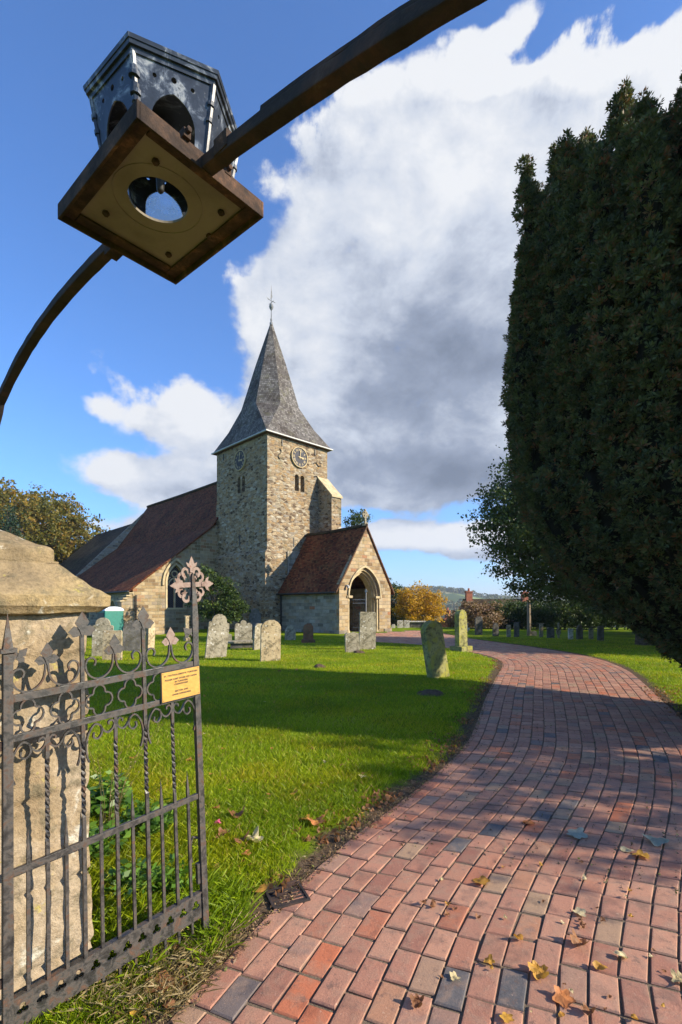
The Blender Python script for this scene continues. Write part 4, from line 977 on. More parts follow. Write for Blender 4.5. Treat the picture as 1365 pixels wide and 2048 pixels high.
for k in (1,3,5,7,9,11):
    a = GW*k/12; m = MB(); m.box(a-.0058,a+.0058,.06,.53,-.0058,.0058,fn=G)
    m.add([G(a-.0065,.53,-.0065),G(a+.0065,.53,-.0065),G(a+.0065,.53,.0065),G(a-.0065,.53,.0065),G(a,.635,0)], [(0,1,4),(1,2,4),(2,3,4),(3,0,4),(3,2,1,0)]); gb(m, 'dog_bar')
for k in range(1,12):
    a = GW*k/12; m = MB(); m.box(a-.005,a+.005,-.13 if k%2 else -.11,-.0555,-.005,.005,fn=G); gb(m, 'foot')
def sweep2(P, w=.0032, d=.006):
    n = len(P); vs = []
    for i in range(n):
        a = np.array(P[max(i-1,0)]); b = np.array(P[min(i+1,n-1)]); t = (b-a)/max(1e-9, np.linalg.norm(b-a)); nx_, ny_ = -t[1], t[0]
        for (s1, s2) in ((1,-1),(1,1),(-1,1),(-1,-1)): vs.append(G(P[i][0]+nx_*w*s1, P[i][1]+ny_*w*s1, d*s2))
    fs = [(i*4+k,i*4+(k+1)%4,(i+1)*4+(k+1)%4,(i+1)*4+k) for i in range(n-1) for k in range(4)]+[(3,2,1,0),tuple((n-1)*4+k for k in range(4))]
    return MB().add(vs, fs)
def spiral(cx_, cy_, r0, r1, a0, a1, n=16): return [(cx_+(r0+(r1-r0)*k/n)*math.cos(rad(a0+(a1-a0)*k/n)), cy_+(r0+(r1-r0)*k/n)*math.sin(rad(a0+(a1-a0)*k/n))) for k in range(n+1)]
def sm(P, n=7): return [tuple(p) for p in catmull(P, n)]
def fleur(a, b, s_=1.0, rot=0.0, doff=.006):
    """three-lobed flat fleur"""
    m = MB(); c, s0 = math.cos(rot), math.sin(rot)
    T = lambda P: [(a+(x*c-y*s0)*s_, b+(x*s0+y*c)*s_) for x, y in P]
    m.shape(T([(0,-.028),(.008,-.004),(.024,.022),(0,.060),(-.024,.022),(-.008,-.004)]), [], doff, doff+.003, G)
    for sg in (-1,1):
        P = [(sg*.004,-.012),(sg*.012,.006),(sg*.026,.012),(sg*.036,.004),(sg*.046,-.006),(sg*.036,-.014),(sg*.030,-.024),(sg*.018,-.024),(sg*.006,-.020)]
        m.shape(T(P if sg > 0 else P[::-1]), [], doff-.0035, doff-.0005, G)
    return m
for i in range(3):
    x0 = i*GW/3; x1 = x0+GW/3; mid = (x0+x1)/2
    for sg, xa in ((1,x0+.012),(-1,x1-.012)):
        P = [(xa+sg*.035,1.168),(xa+sg*.040,1.185),(xa+sg*.028,1.200),(xa+sg*.010,1.196),(xa+sg*.001,1.178),(xa+sg*.004,1.152),(xa+sg*.020,1.128),(xa+sg*.050,1.115),(xa+sg*.080,1.124),(mid-sg*.014,1.148),(mid-sg*.006,1.180),(mid-sg*.004,1.215)]
        gb(sweep2(sm(P,4)), 'scroll')
        # stem up the post carrying a side leaf
        P2 = [(xa+sg*.001,1.178),(xa-sg*.004,1.21),(xa+sg*.006,1.235),(xa+sg*.020,1.25)]
        if not (i == 0 and sg == 1) and not (i == 2 and sg == -1): pass
        else:
            gb(sweep2(sm(P2,4)), 'scroll'); gb(fleur(xa+sg*.024,1.245,.62,-sg*.8), 'fleur')
    gb(fleur(mid,1.225,.95), 'fleur', FINM if i == 2 else IRON)
for a in T3: gb(fleur(a,1.315,1.15), 'fleur')
def ringq(cx_, cy_, sc=1.0):
    P = []
    for k in range(4):
        an = 90*k+0
        ux, uy = math.cos(rad(an)), math.sin(rad(an))
        for j in range(9): th = rad(an-95+190*j/8); P.append((cx_+sc*(.029*ux+.0235*math.cos(th)), cy_+sc*(.033*uy+.0265*math.sin(th))))
    return P+[P[0]]
for k in range(6):
    gb(sweep2(ringq((k+.5)*GW/6, 1.030), .0030, .006), 'quatrefoil')
for k in range(6):
    x0 = k*GW/6; sg = 1 if k % 2 == 0 else -1; xe = x0+.010 if sg > 0 else x0+GW/6-.010
    # S-scroll: curls next to the post, sweeps to the bar
    P = [(xe+sg*.012,.80),(xe+sg*.003,.83),(xe+sg*.001,.87),(xe+sg*.012,.912),(xe+sg*.035,.940),(xe+sg*.058,.928),(xe+sg*.062,.900),(xe+sg*.046,.882),(xe+sg*.030,.892),(xe+sg*.032,.908)]
    gb(sweep2(sm(P,5)), 'scroll')
    P = [(xe+sg*.056,.932),(xe+sg*.068,.910),(xe+sg*.086,.896),(xe+sg*.105,.906),(xe+sg*.113,.925),(xe+sg*.104,.941),(xe+sg*.090,.936),(xe+sg*.091,.926)]
    gb(sweep2(sm(P,5)), 'scroll')
# cross finial
cxa, cyb = GW-.002, 1.462; KX, KY = 1.02, 1.12
m = MB(); arm = .056
Tm = lambda P: [(cxa+x*KX, cyb+y*KY) for x, y in P]
m.shape(Tm([(-arm,-.010),(arm,-.010),(arm,.010),(-arm,.010)]), [], -.0016, .0014, G); m.shape(Tm([(-.010,-.052),(.010,-.052),(.010,arm),(-.010,arm)]), [], -.0046, -.0019, G)
for an in (0,90,180):
    c, s0 = math.cos(rad(an)), math.sin(rad(an)); base = arm-.006
    P = [(0,-.009),(.018,-.010),(.026,-.024),(.042,-.030),(.036,-.014),(.044,-.012),(.068,0),(.044,.012),(.036,.014),(.042,.030),(.026,.024),(.018,.010),(0,.009)]
    P = [(base+x, y) for x, y in P]; m.shape(Tm([(x*c-y*s0, x*s0+y*c) for x, y in P]), [], .0017, .0042, G)
for qx in (-1,1):
    for qy in (-1,1):
        for j_, (ccx, ccy, a0, a1) in enumerate(((.030,.050,-75,200),(.050,.030,-110,165))):
            P = [(ccx+.0225*math.cos(rad(a0+(a1-a0)*k/14)), ccy+.0225*math.sin(rad(a0+(a1-a0)*k/14))) for k in range(15)]
            Q = [(ccx+.0105*math.cos(rad(a0+(a1-a0)*k/14)), ccy+.0105*math.sin(rad(a0+(a1-a0)*k/14))) for k in range(14,-1,-1)]
            pl = [(qx*x, qy*y) for x, y in P+Q]
            if qx*qy < 0: pl = pl[::-1]
            m.shape(Tm(pl), [], -.0075-.0033*j_, -.0045-.0033*j_-.0003, G)
        pl = [(qx*x, qy*y) for x, y in [(.044,.044),(.032,.050),(.027,.036),(.018,.030),(.028,.028),(.030,.018),(.036,.027),(.050,.032)]]
        if qx*qy < 0: pl = pl[::-1]
        m.shape(Tm(pl), [], -.0145, -.0116, G)
gb(m, 'cross_finial', FINM)
# brass notice
pa0, pa1, pb0, pb1 = .587, .778, .962, 1.088
pl = MB(); pl.box(pa0,pa1,pb0,pb1,.0165,.0185,fn=G); plq = gb(pl, 'notice_plate', BRASS)
m = MB(); m.box(pa0-.004,pa1+.002,pb0-.004,pb1+.004,.011,.0162,fn=G); gb(m, 'backing_board', BLACK)
m = MB()
for a in (pa0+.006,pa1-.006):
    for b in (pb0+.006,pb1-.006): m.shape([(a+.0018*math.cos(k),b+.0018*math.sin(k)) for k in [j*math.pi/4 for j in range(8)]], [], .0186, .0196, G)
gb(m, 'screw', BLACK, plq)
def engraved(lines, cx_, m, d):
    for tx, yy, sz, wd in lines:
        cu = bpy.data.curves.new('t','FONT'); cu.body = tx; cu.size = sz; cu.align_x = 'CENTER'; cu.offset = .0005; cu.space_character = 1.12
        to = bpy.data.objects.new('t', cu); me = bpy.data.meshes.new_from_object(to)
        w_ = max(v.co.x for v in me.vertices)-min(v.co.x for v in me.vertices); k = wd/w_
        m.add([G(cx_+v.co.x*k, yy+v.co.y, d) for v in me.vertices], [tuple(p.vertices) for p in me.polygons]); bpy.data.objects.remove(to); bpy.data.curves.remove(cu); bpy.data.meshes.remove(me)
m = MB(); c_ = (pa0+pa1)/2
engraved([("ST. BARTHOLOMEW'S, BURWASH",1.068,.0095,.172),("PLEASE KEEP DOGS ON LEADS",1.050,.0095,.162),("IN BURWASH",1.037,.0092,.066),("CHURCHYARD",1.0255,.0092,.070),("RECTOR AND",.996,.0092,.066),("CHURCHWARDENS",.982,.0092,.094)], c_, m, .0188)
gb(m, 'lettering', BLACK, plq)

# porch gate leaf with its little cross, seen against the doorway
pg = empty('porch_gate', ch.matrix_world @ Vector((0,0,0)), 0)
M_ch = Matrix.Translation((-4.64,31,0)) @ Matrix.Rotation(UA, 4, 'Z')
p0 = M_ch @ Vector((dx-dw/2+.02, pt-.02, 0)); pg.location = p0; pg.rotation_euler = (0,0,UA-rad(62))
tag(pg, 'pale iron gate leaf topped by a small cross, half open in the porch doorway', 'gate')
m = MB()
for z in (1.95,1.75,.35): MB().box(0,.8,-.012,.012,z,z+.03).build('rail', LEADG if z < 1 else WHITEP, pg)
m = MB(); m.box(.78,.82,-.02,.02,.1,2.35); m.shape([(.80,2.35),(.84,2.40),(.90,2.45),(.84,2.50),(.80,2.60),(.76,2.50),(.70,2.45),(.76,2.40)], [], -.01, .01, lambda a,b,d: (a,d,b)); m.build('cross_stile', WHITEP, pg)
for k in range(8):
    x_ = .05+k*.095; MB().box(x_-.008,x_+.008,-.008,.008,.15,1.95+.13).build('bar', IRON, pg)

# ------------------------------------------------------------ gravestones
def outline(kind, w, h):
    r = w/2
    if kind == 'round': return [(-r,0),(r,0),(r*1.0,h-r*.8)]+[(r*math.cos(math.pi*k/14), h-r*.8+r*.8*math.sin(math.pi*k/14)) for k in range(1,14)]+[(-r,h-r*.8)]
    if kind == 'pointed': return [(-r,0),(r,0)]+[(x,z) for x,z in gothic(0,w,0,h-r*1.0,h,8)[2:]]
    if kind == 'shoulder':
        s_ = r*.30; q_ = r-s_
        return [(-r,0),(r,0),(r,h-q_-.06),(r-.02,h-q_-.03),(q_+.01,h-q_-.02),(q_,h-q_*.85)]+[(q_*math.cos(math.pi*k/12), h-q_*.85+q_*.85*math.sin(math.pi*k/12)) for k in range(1,12)]+[(-q_,h-q_*.85),(-q_-.01,h-q_-.02),(-r+.02,h-q_-.03),(-r,h-q_-.06)]
    if kind == 'flat': return [(-r,0),(r,0),(r,h-.03),(r*.9,h),(-r*.9,h),(-r,h-.03)]
    if kind == 'broken': return [(-r,0),(r,0),(r,h-.05),(r*.6,h-.02),(r*.25,h),(-r*.3,h-.03),(-r*.7,h-.01),(-r,h-.06)]
    if kind == 'scallop':
        P = [(-r,0),(r,0),(r,h*.78)]
        for c_, rr, zz in ((r*.66,r*.34,h*.80),(0,r*.36,h-r*.36),(-r*.66,r*.34,h*.80)):
            P += [(c_+rr*math.cos(math.pi*k/8), zz+rr*math.sin(math.pi*k/8)) for k in range(0,9)]
        return P+[(-r,h*.78)]
    if kind == 'cross':
        a = w*.16; return [(-a,0),(a,0),(a,h*.55),(r,h*.55),(r,h*.72),(a,h*.72),(a,h),(-a,h),(-a,h*.72),(-r,h*.72),(-r,h*.55),(-a,h*.55)]
def stone(px, py, w, h, th, kind, mt, label, rz=None, lean=0.0, back=0.0, cat='gravestone', base=None, group=None, name='gravestone'):
    Yg = EYE*F/(py-HOR); X_ = (px-682.5)/F*Yg; zg = g1(X_, Yg)
    ol = outline(kind, w, h+.12)
    m = MB().shape([(x, z) for x, z in ol], [], -th/2, th/2, lambda a,b,d: (a,d,b-.12))
    o = m.build(name, GSTONE[mt], bevel=.008 if h > .4 else .004)
    for v in o.data.vertices:
        c = v.co; k = hashn((c.x*3+px, c.y*3, c.z*3)); v.co.y += .012*k; v.co.x += .008*hashn((c.z*4, px, 1))
    o.location = (X_, Yg, zg); o.rotation_euler = (back, lean, UA if rz is None else rz)
    tag(o, label, cat, group)
    if base:
        b = MB(); b.box(-w*.68,w*.68,-th*1.3,th*1.3,-.1,base); bo = b.build('plinth', GSTONE[mt], o, bevel=.02)
    return o
stone(431,1317,.62,1.30,.11,'shoulder','lichen_stone','big mottled gravestone leaning right, left of the rounded pale stone on the lawn', rad(26), rad(7), rad(-4))
stone(541,1324,.56,1.14,.10,'round','warm_stone','pale round-topped gravestone standing upright in the sun in the middle of the lawn', rad(22), rad(1))
stone(878,1356,.50,1.24,.17,'round','green_stone','thick mossy green gravestone tilting beside the curving brick path', rad(34), rad(-12), 0)
stone(923,1303,.44,1.42,.20,'pointed','green_stone','tall narrow mossy gravestone on a spreading foot at the bend of the path', rad(38), rad(-1), 0, base=.18)
stone(735,1301,.60,1.32,.10,'flat','lichen_stone','tall grey slab gravestone standing in front of the porch doorway', rad(14), rad(1))
stone(705,1308,.47,.66,.10,'broken','lichen_stone','short broken gravestone beside the tall grey slab near the porch', rad(14), rad(-1))
stone(487,1293,.66,1.00,.10,'scallop','lichen_stone','grey gravestone with a three-lobed top behind a low slab tomb', rad(16))
stone(516,1301,.42,.92,.09,'round','lichen_stone','narrow dim gravestone directly left of the pale round-topped stone', rad(50), rad(4))
stone(511,1278,.55,1.45,.12,'shoulder','dark_stone','tall shaded gravestone close to the foot of the tower', rad(20))
stone(581,1281,.50,.70,.08,'shoulder','lichen_stone','small pale grey gravestone against the porch side wall', rad(20))
stone(617,1287,.42,.80,.10,'round','brown_stone','small dark brown round-topped gravestone on a stepped base by the porch wall', rad(12), base=.14)
stone(205,1313,.60,1.20,.10,'shoulder','lichen_stone','shouldered mottled gravestone just right of the gate pier', rad(14), rad(1))
stone(225,1322,.52,.84,.09,'flat','warm_stone','pale pinkish square-topped gravestone in front of the shouldered mottled one', rad(8))
stone(263,1303,.58,1.05,.10,'round','dark_stone','dark round-topped gravestone behind the gate, right of the square pale one', rad(16), rad(2))
stone(300,1300,.34,1.05,.12,'pointed','warm_stone','thin sunlit gravestone seen edge on behind the gate scrolls', rad(70), rad(3))
stone(374,1285,.16,1.10,.10,'pointed','warm_stone','slim pale stone post behind the cross finial of the gate', rad(40), 0, 0, 'grave marker', base=.16, name='grave_marker')
o = stone(455,1290,.35,.42,.10,'broken','lichen_stone','low stump of gravestone behind the big leaning stone', rad(10))
# slab tomb
p = on_ground(486,1297); sb = empty('slab_tomb', (p.x,p.y,g1(p.x,p.y)), rad(12), 'low grey slab tomb in front of the three-lobed gravestone', 'tomb')
MB().box(-.55,.55,-.28,.28,.18,.26).build('top_slab', GSTONE['lichen_stone'], sb, bevel=.015); MB().box(-.45,.45,-.2,.2,-.05,.18).build('body', GSTONE['dark_stone'], sb)
# white stones and chest tomb beyond the porch
def far_stone(px, ptop, pbot, Y, wpx, kind, mt, label, group=None, rz=0.0, cat='gravestone', th=.1):
    b = at(px, pbot, Y); h = (pbot-ptop)/F*Y; w = wpx/F*Y
    o = MB().shape(outline(kind, w, h+.5), [], -th/2, th/2, lambda a,b_,d: (a,d,b_-.5)).build('gravestone', GSTONE[mt], bevel=.01)
    o.location = b; o.rotation_euler = (0,0,rz); return tag(o, label, cat, group)
far_stone(787,1248,1259,36,8,'pointed','white_stone','small pointed white headstone nearest the right corner of the porch')
far_stone(801,1241,1258,36,12,'flat','white_stone','left of two square white headstones beyond the porch')
far_stone(814,1241,1258,36,11,'flat','white_stone','right of two square white headstones, beside the chest tomb')
b = at(836,1258,36.5); t_ = empty('chest_tomb', (b.x,b.y,b.z), rad(-4), 'white-ended chest tomb below the yellow tree', 'tomb')
MB().box(-.75,.75,-.35,.35,-.5,.50).build('body', GSTONE['dark_stone'], t_); MB().box(-.85,.85,-.42,.42,.50,.58).build('top_slab', GSTONE['white_stone'], t_, bevel=.02); MB().box(.42,.80,-.40,.40,-.5,.50).build('end_panel', GSTONE['white_stone'], t_)
# rows of stones right of the path
rows = [(935,1247,1262,30,9,'cross','white_stone','small white cross headstone behind the tall mossy gravestone'),
 (958,1233,1268,27,15,'round','dark_stone','black round-topped headstone left of the russet shrub'),
 (992,1246,1272,26,12,'shoulder','dark_stone','dark shouldered headstone, first right of the russet shrub'),
 (1018,1250,1273,25,8,'flat','lichen_stone','narrow pale headstone between two dark ones under the lime tree'),
 (1034,1244,1274,25,10,'round','dark_stone','tall dark headstone left of the wooden post'),
 (1083,1247,1275,25,7,'pointed','lichen_stone','slim pale headstone right of the wooden post'),
 (1102,1254,1274,24,14,'round','dark_stone','squat dark headstone under the lime tree'),
 (1118,1246,1276,24,8,'cross','lichen_stone','grey stone cross under the lime tree'),
 (1142,1257,1275,23,9,'flat','white_stone','small white headstone deep in the yew shadow'),
 (1160,1250,1277,23,13,'shoulder','dark_stone','dark shouldered headstone nearest the big yew'),
 (1183,1256,1276,23,8,'pointed','lichen_stone','pale pointed headstone half hidden by the yew'),
 (1202,1252,1278,22,12,'round','dark_stone','dark round headstone against the yew skirt'),
 (1068,1262,1275,26,12,'broken','lichen_stone','low broken headstone at the foot of the wooden post')]
for r in rows: far_stone(*r[:7], r[7], rz=rad(rng.uniform(-12,14)))
b = at(1058,1274,26); wp = MB().tube([(0,0,-.6),(0.02,0,.9),(.0,0,1.95)], [.11,.10,.09], 8).build('wooden_post', mat('weathered_post', lambda n,p: (n.ramp(n.noise(n.vm('MULTIPLY', obj_co(n), (9,9,1)), 2, 5), [(.3,(.16,.12,.085)),(.7,(.33,.27,.2))]), None))); wp.location = b
tag(wp, 'slim weathered wooden post standing among the headstones under the lime tree', 'post')
# molehills, drain
for px, py, r, lb in ((862,1391,.26,'dark molehill of loose soil on the shaded lawn near the path edge'), (718,1309,.22,'small brown molehill at the foot of the tall grey slab'), (640,1337,.16,'flattened bare molehill in the sunlit strip of lawn')):
    p = on_ground(px, py); m = MB(); P = []
    prof_ = [(r,-.02),(r*.85,.02),(r*.55,.055),(r*.25,.075),(.02,.08)]
    o = m.lathe(prof_, (0,0,0), 16).build('molehill', mat('loose_soil', lambda n,p_: (n.ramp(n.noise(geo_co(n), 25, 6, .75), [(.3,(.04,.025,.015)),(.7,(.15,.10,.065))]), n.bump(n.noise(geo_co(n), 30, 6, .8), 1, .03))), smooth=True, sub=1, disp=lambda c: .03*hashn(c, 14)+.02*hashn(c, 40))
    o.location = (p.x,p.y,g1(p.x,p.y)); tag(o, lb, 'molehill')
p = on_ground(573,1793); dr = empty('drain_grate', (p.x,p.y,.004), rad(24), 'small rusty iron drain grate set in soil at the left edge of the brick path', 'drain grate')
m = MB(); s_ = .10
for (a0,a1,b0,b1) in ((-s_,s_,-s_,-s_+.014),(-s_,s_,s_-.014,s_),(-s_,-s_+.014,-s_+.014,s_-.014),(s_-.014,s_,-s_+.014,s_-.014)): m.box(a0,a1,b0,b1,-.03,.012)
m.build('frame', ARCHM, dr, bevel=.002)
for k in range(6): y_ = -s_+.028+k*.0288; MB().box(-s_+.014,s_-.014,y_-.006,y_+.006,-.02,.008).build('grate_bar', ARCHM, dr)
MB().box(-s_+.01,s_-.01,-s_+.01,s_-.01,-.032,-.03).build('sump', BLACK, dr)
# portable toilet
p = at(221,1262,30.0); gt = empty('portable_toilet', (p.x,p.y,-.66), UA+rad(4), 'green portable toilet with a pale domed roof beside the aisle corner', 'portable toilet')
hw = .56
m = MB(); m.box(-hw,hw,-hw,hw,0,1.98); m.build('cabin', GREENP, gt, bevel=.03)
for k in range(5): MB().box(-hw-.012,-hw-.002,-hw+.1+k*.2,-hw+.2+k*.2,.1,1.9).build('side_rib', GREENP, gt)
MB().box(-hw-.03,-hw-.013,-hw+.12,hw-.12,.1,1.85).build('door', flat('dark_door_plastic', (.05,.05,.055), .5), gt)
m = MB(); P = [(hw*1.05*math.cos(math.pi*k/10), 1.99+.24*math.sin(math.pi*k/10)) for k in range(11)]; m.shape(P, [], -hw*1.05, hw*1.05, lambda a,b_,d: (a,d,b_)); m.build('roof', TOPP, gt)

# ------------------------------------------------------------ far buildings and hills
def house(cx_, Y, z0, w, d, hw_, hr, rz, label, rmat, wmat, chims, name='cottage'):
    h = empty(name, (cx_,Y,z0), rz, label, 'cottage')
    m = MB(); m.box(-w/2,w/2,-d/2,d/2,-1,hw_); m.add([(-w/2,-d/2,hw_),(-w/2,d/2,hw_),(-w/2,0,hr-.1),(-w/2+.2,-d/2,hw_),(-w/2+.2,d/2,hw_),(-w/2+.2,0,hr-.1)], [(0,2,1),(3,4,5),(0,3,5,2),(1,2,5,4),(0,1,4,3)])
    m.add([(w/2,-d/2,hw_),(w/2,d/2,hw_),(w/2,0,hr-.1),(w/2-.2,-d/2,hw_),(w/2-.2,d/2,hw_),(w/2-.2,0,hr-.1)], [(0,1,2),(3,5,4),(0,2,5,3),(1,4,5,2),(0,3,4,1)]); m.build('wall', wmat, h)
    m = MB(); o_ = .3
    m.add([(-w/2-o_,-d/2-o_,hw_-.15),(w/2+o_,-d/2-o_,hw_-.15),(w/2+o_,0,hr),(-w/2-o_,0,hr),(-w/2-o_,d/2+o_,hw_-.15),(w/2+o_,d/2+o_,hw_-.15)]+[(-w/2-o_,-d/2-o_,hw_-.3),(w/2+o_,-d/2-o_,hw_-.3),(w/2+o_,0,hr-.15),(-w/2-o_,0,hr-.15),(-w/2-o_,d/2+o_,hw_-.3),(w/2+o_,d/2+o_,hw_-.3)],
      [(0,1,2,3),(3,2,5,4),(7,6,9,8),(8,9,10,11),(0,6,7,1),(4,5,11,10),(0,3,9,6),(3,4,10,9),(1,7,8,2),(2,8,11,5)]); r_ = m.build('roof', rmat, h)
    for (x_, zz, s_) in chims:
        c = MB(); c.box(x_-s_,x_+s_,-s_*.8,s_*.8,hr-1.0,zz); c.box(x_-s_*1.15,x_+s_*1.15,-s_*.95,s_*.95,zz,zz+.15); c = c.build('chimney', CHIM, r_)
        q_ = MB(); q_.lathe([(.13,zz+.15),(.11,zz+.5)], (x_,0,0), 8); q_.build('chimney_pot', CHIM, c)
    for k in range(int(w//3)):
        x_ = -w/2+1.5+k*3; f_ = MB().box(x_-.5,x_+.5,-d/2-.03,-d/2+.02,1.2,2.4).build('window', WHITEP, h); MB().box(x_-.44,x_+.44,-d/2-.045,-d/2-.032,1.26,2.34).build('pane', BLACK, f_)
    return h
Yh = 58; b = at(1000,1198,Yh)
house(at(1000,0,Yh).x, Yh, b.z-6.6, 8.2, 6, 3.3, 6.6, rad(3), 'long brown-roofed cottage with two brick chimneys below the churchyard hedge', RB, CHIM, ((-3.7,7.35,.36),(3.0,7.3,.34)))
b = at(893,1236,62); house(b.x, 62, b.z-5.5, 5.5, 5, 3.0, 5.5, rad(70), 'red-roofed cottage between the yellow tree and the mossy gravestone', RT, CHIM, ((1.2,6.3,.35),))
b = at(92,1100,75); house(b.x, 75, b.z-9, 8, 7, 5, 8.4, rad(20), 'house whose brick chimney peeps over the gate pier cap', RT, CHIM, ((.0,10.1,.5),))

# ------------------------------------------------------------ vegetation
def clump_points(lobes, nclump, per, spread, shell=.55):
    P, Cn = [], []
    vol = np.array([l[1]*l[2]*l[3] for l in lobes])**.75; vol /= vol.sum()
    for (c, rx, ry, rz), k in zip([(l[0], l[1], l[2], l[3]) for l in lobes], vol):
        n = max(3, int(nclump*k)); d = unit(R_.normal(size=(n,3))); r = shell+(1-shell)*R_.random((n,1))**.6
        d[:,2] = np.where(d[:,2] < -.6, d[:,2]*.6, d[:,2])
        cc = np.array(c)+d*r*np.array([rx,ry,rz])*(1+.12*R_.normal(size=(n,1))); Cn.append(cc)
    Cn = np.vstack(Cn); n = len(Cn)
    P = (Cn[:,None,:]+R_.normal(size=(n,per,3))*np.array([1,1,.6])*spread*(.6+.8*R_.random((n,1,1)))).reshape(-1,3)
    t = np.clip(np.repeat(R_.random(n),per)*.6+R_.random(n*per)*.4, 0, 1)
    return P, t, Cn
def tree(name, label, cat, base, th, tr, lobes, mt, nclump, per, spread, size, group=None, twigs=True, limb=.045, slim=.6, shell=.55, up=(0,0,-.2)):
    o = empty(name, base, 0, label, cat, group); b = Vector(base)
    lb = [((l[0][0]-b.x,l[0][1]-b.y,l[0][2]-b.z),)+tuple(l[1:]) for l in lobes]
    P, t, Cn = clump_points(lb, nclump, per, spread, shell)
    leaves('crown', P, size*(.6+.8*R_.random(len(P))), mt, o, up=up, slim=slim, tint=t)
    m = MB(); top = Vector((0,0,th)); n = 6
    m.tube([Vector((0.06*hashn((k,1,2)), .06*hashn((k,5,2)), -.3+(th+.3)*k/n)) for k in range(n+1)], [tr*(1.25-.6*k/n) for k in range(n+1)], 9)
    for l in lb:
        c = Vector(l[0]); st = Vector((0,0,th*rng.uniform(.55,.95))); mid = (st+c)/2+Vector((0,0,.12*(c-st).length*.5))
        m.tube([st, mid, c], [tr*.5, tr*.33, tr*.14], 6)
        for _ in range(3):
            d = Vector((rng.uniform(-1,1)*l[1],rng.uniform(-1,1)*l[2],rng.uniform(-.5,1)*l[3]))*.8; m.tube([mid, (mid+c)/2+d*.4, c+d], [tr*.25, tr*.16, tr*.05], 5)
    if twigs:
        idx_ = R_.choice(len(Cn), min(len(Cn), 160), replace=False)
        cs = np.array([l[0] for l in lb])
        for i in idx_:
            c = Vector(Cn[i]); j = int(np.argmin(((cs-Cn[i])**2).sum(1))); m.tube([Vector(lb[j][0])*.6+c*.4, c], [tr*.07, tr*.025], 4, cap=False)
    m.build('trunk', BARK, o, True)
    return o

# the great Irish yew: upright plumes packed in a drum that narrows to the foot
YC = np.array([5.60, 7.2])
yw = empty('yew_tree', (5.9,7.15,0), 0, 'huge dark Irish yew with upright plumes towering over the right of the path', 'yew tree')
pz = [0.25,.5,1.0,1.6,2.3,3.3,4.6,6.2,8.0,9.5,11.0]; pr_ = [.45,.85,1.38,1.92,2.40,2.62,2.74,2.80,2.90,2.9,2.9]
def yr(z): return np.interp(z, pz, pr_)
def ycx(z): return np.interp(z, [0,1.5,3,12], [.5,.2,0,0])
def ycy(z): return np.interp(z, [0,1.5,3.5,12], [-.75,-.7,0,0])
plumes = []
na_ = 30
for k in range(na_):            # outer ring
    th = 2*math.pi*k/na_+rng.uniform(-.06,.06); plumes.append((th, rng.uniform(.93,1.0), rng.uniform(6.6,8.5), rng.uniform(.19,.29)))
for k in range(20): th = 2*math.pi*k/20+rng.uniform(-.1,.1); plumes.append((th, rng.uniform(.66,.78), rng.uniform(7.2,8.3), rng.uniform(.22,.31)))
for k in range(11): th = 2*math.pi*k/11+rng.uniform(-.1,.1); plumes.append((th, rng.uniform(.25,.45), rng.uniform(7.4,8.5), rng.uniform(.24,.32)))
for th_, fr_, tp_ in ((2.6,.74,8.2),(2.85,.80,8.4),(3.1,.72,8.5),(3.3,.84,7.9),(3.5,.74,8.3),(3.7,.85,7.7),(2.3,.8,8.2),(3.9,.75,7.9),(2.95,.95,8.0),(3.4,.96,7.3)): plumes.append((th_, fr_, tp_, .28))
for k in range(34):            # shorter side plumes that break up the skirt
    th = rng.uniform(1.8, 4.4) if k < 24 else rng.uniform(0, 6.28); plumes.append((th, rng.uniform(1.02,1.07), rng.uniform(2.8,7.0), rng.uniform(.16,.25)))
PP, NN, TT = [], [], []; core = MB()
for (th, fr, top, rp) in plumes:
    z0 = .35+rng.uniform(0,.5)+(1-fr)*1.0; ph = rng.uniform(0,6)
    def axis_(z):
        r = yr(z)*fr-rp*.6*(fr > .5); wob = .05*np.sin(z*1.3+ph)
        return np.stack([YC[0]+ycx(z)+np.cos(th)*(r+wob)-5.9, YC[1]+ycy(z)+np.sin(th)*(r+wob)-7.15, z], -1)
    def rr_(z):
        t = np.clip((top-z)/1.7, 0, 1); b_ = np.clip((z-z0)/.8, 0, 1)
        return rp*(t**.62)*(.45+.55*b_)*(1+.16*np.sin(z*3.7+ph)+.16*np.sin(z*8.3+2*ph))
    vis = (math.cos(th)*-.6+math.sin(th)*-.8) > -.35 or fr < .8
    n = int((top-z0)*2*math.pi*rp*(95 if (vis and fr > .6) else 34))
    z = z0+(top-z0)*R_.random(n); a = 2*math.pi*R_.random(n); rr = rr_(z)*(.80+.30*R_.random(n)); A = axis_(z)
    d = np.stack([np.cos(a), np.sin(a), np.zeros(n)], -1); PP.append(A+d*rr[:,None]); NN.append(d+np.array([0,0,1.2])); TT.append(np.clip(R_.random(n)*.88+.12*(R_.random(n) < .25)+.05*np.sin(z*3+ph), 0, 1))
    zz = np.linspace(z0, top-.25, 12); ax_ = axis_(zz); core.tube([Vector(p) for p in ax_], [max(.02, float(rr_(q_))*.66) for q_ in zz], 7)
PP = np.vstack(PP); NN = np.vstack(NN); TT = np.concatenate(TT)
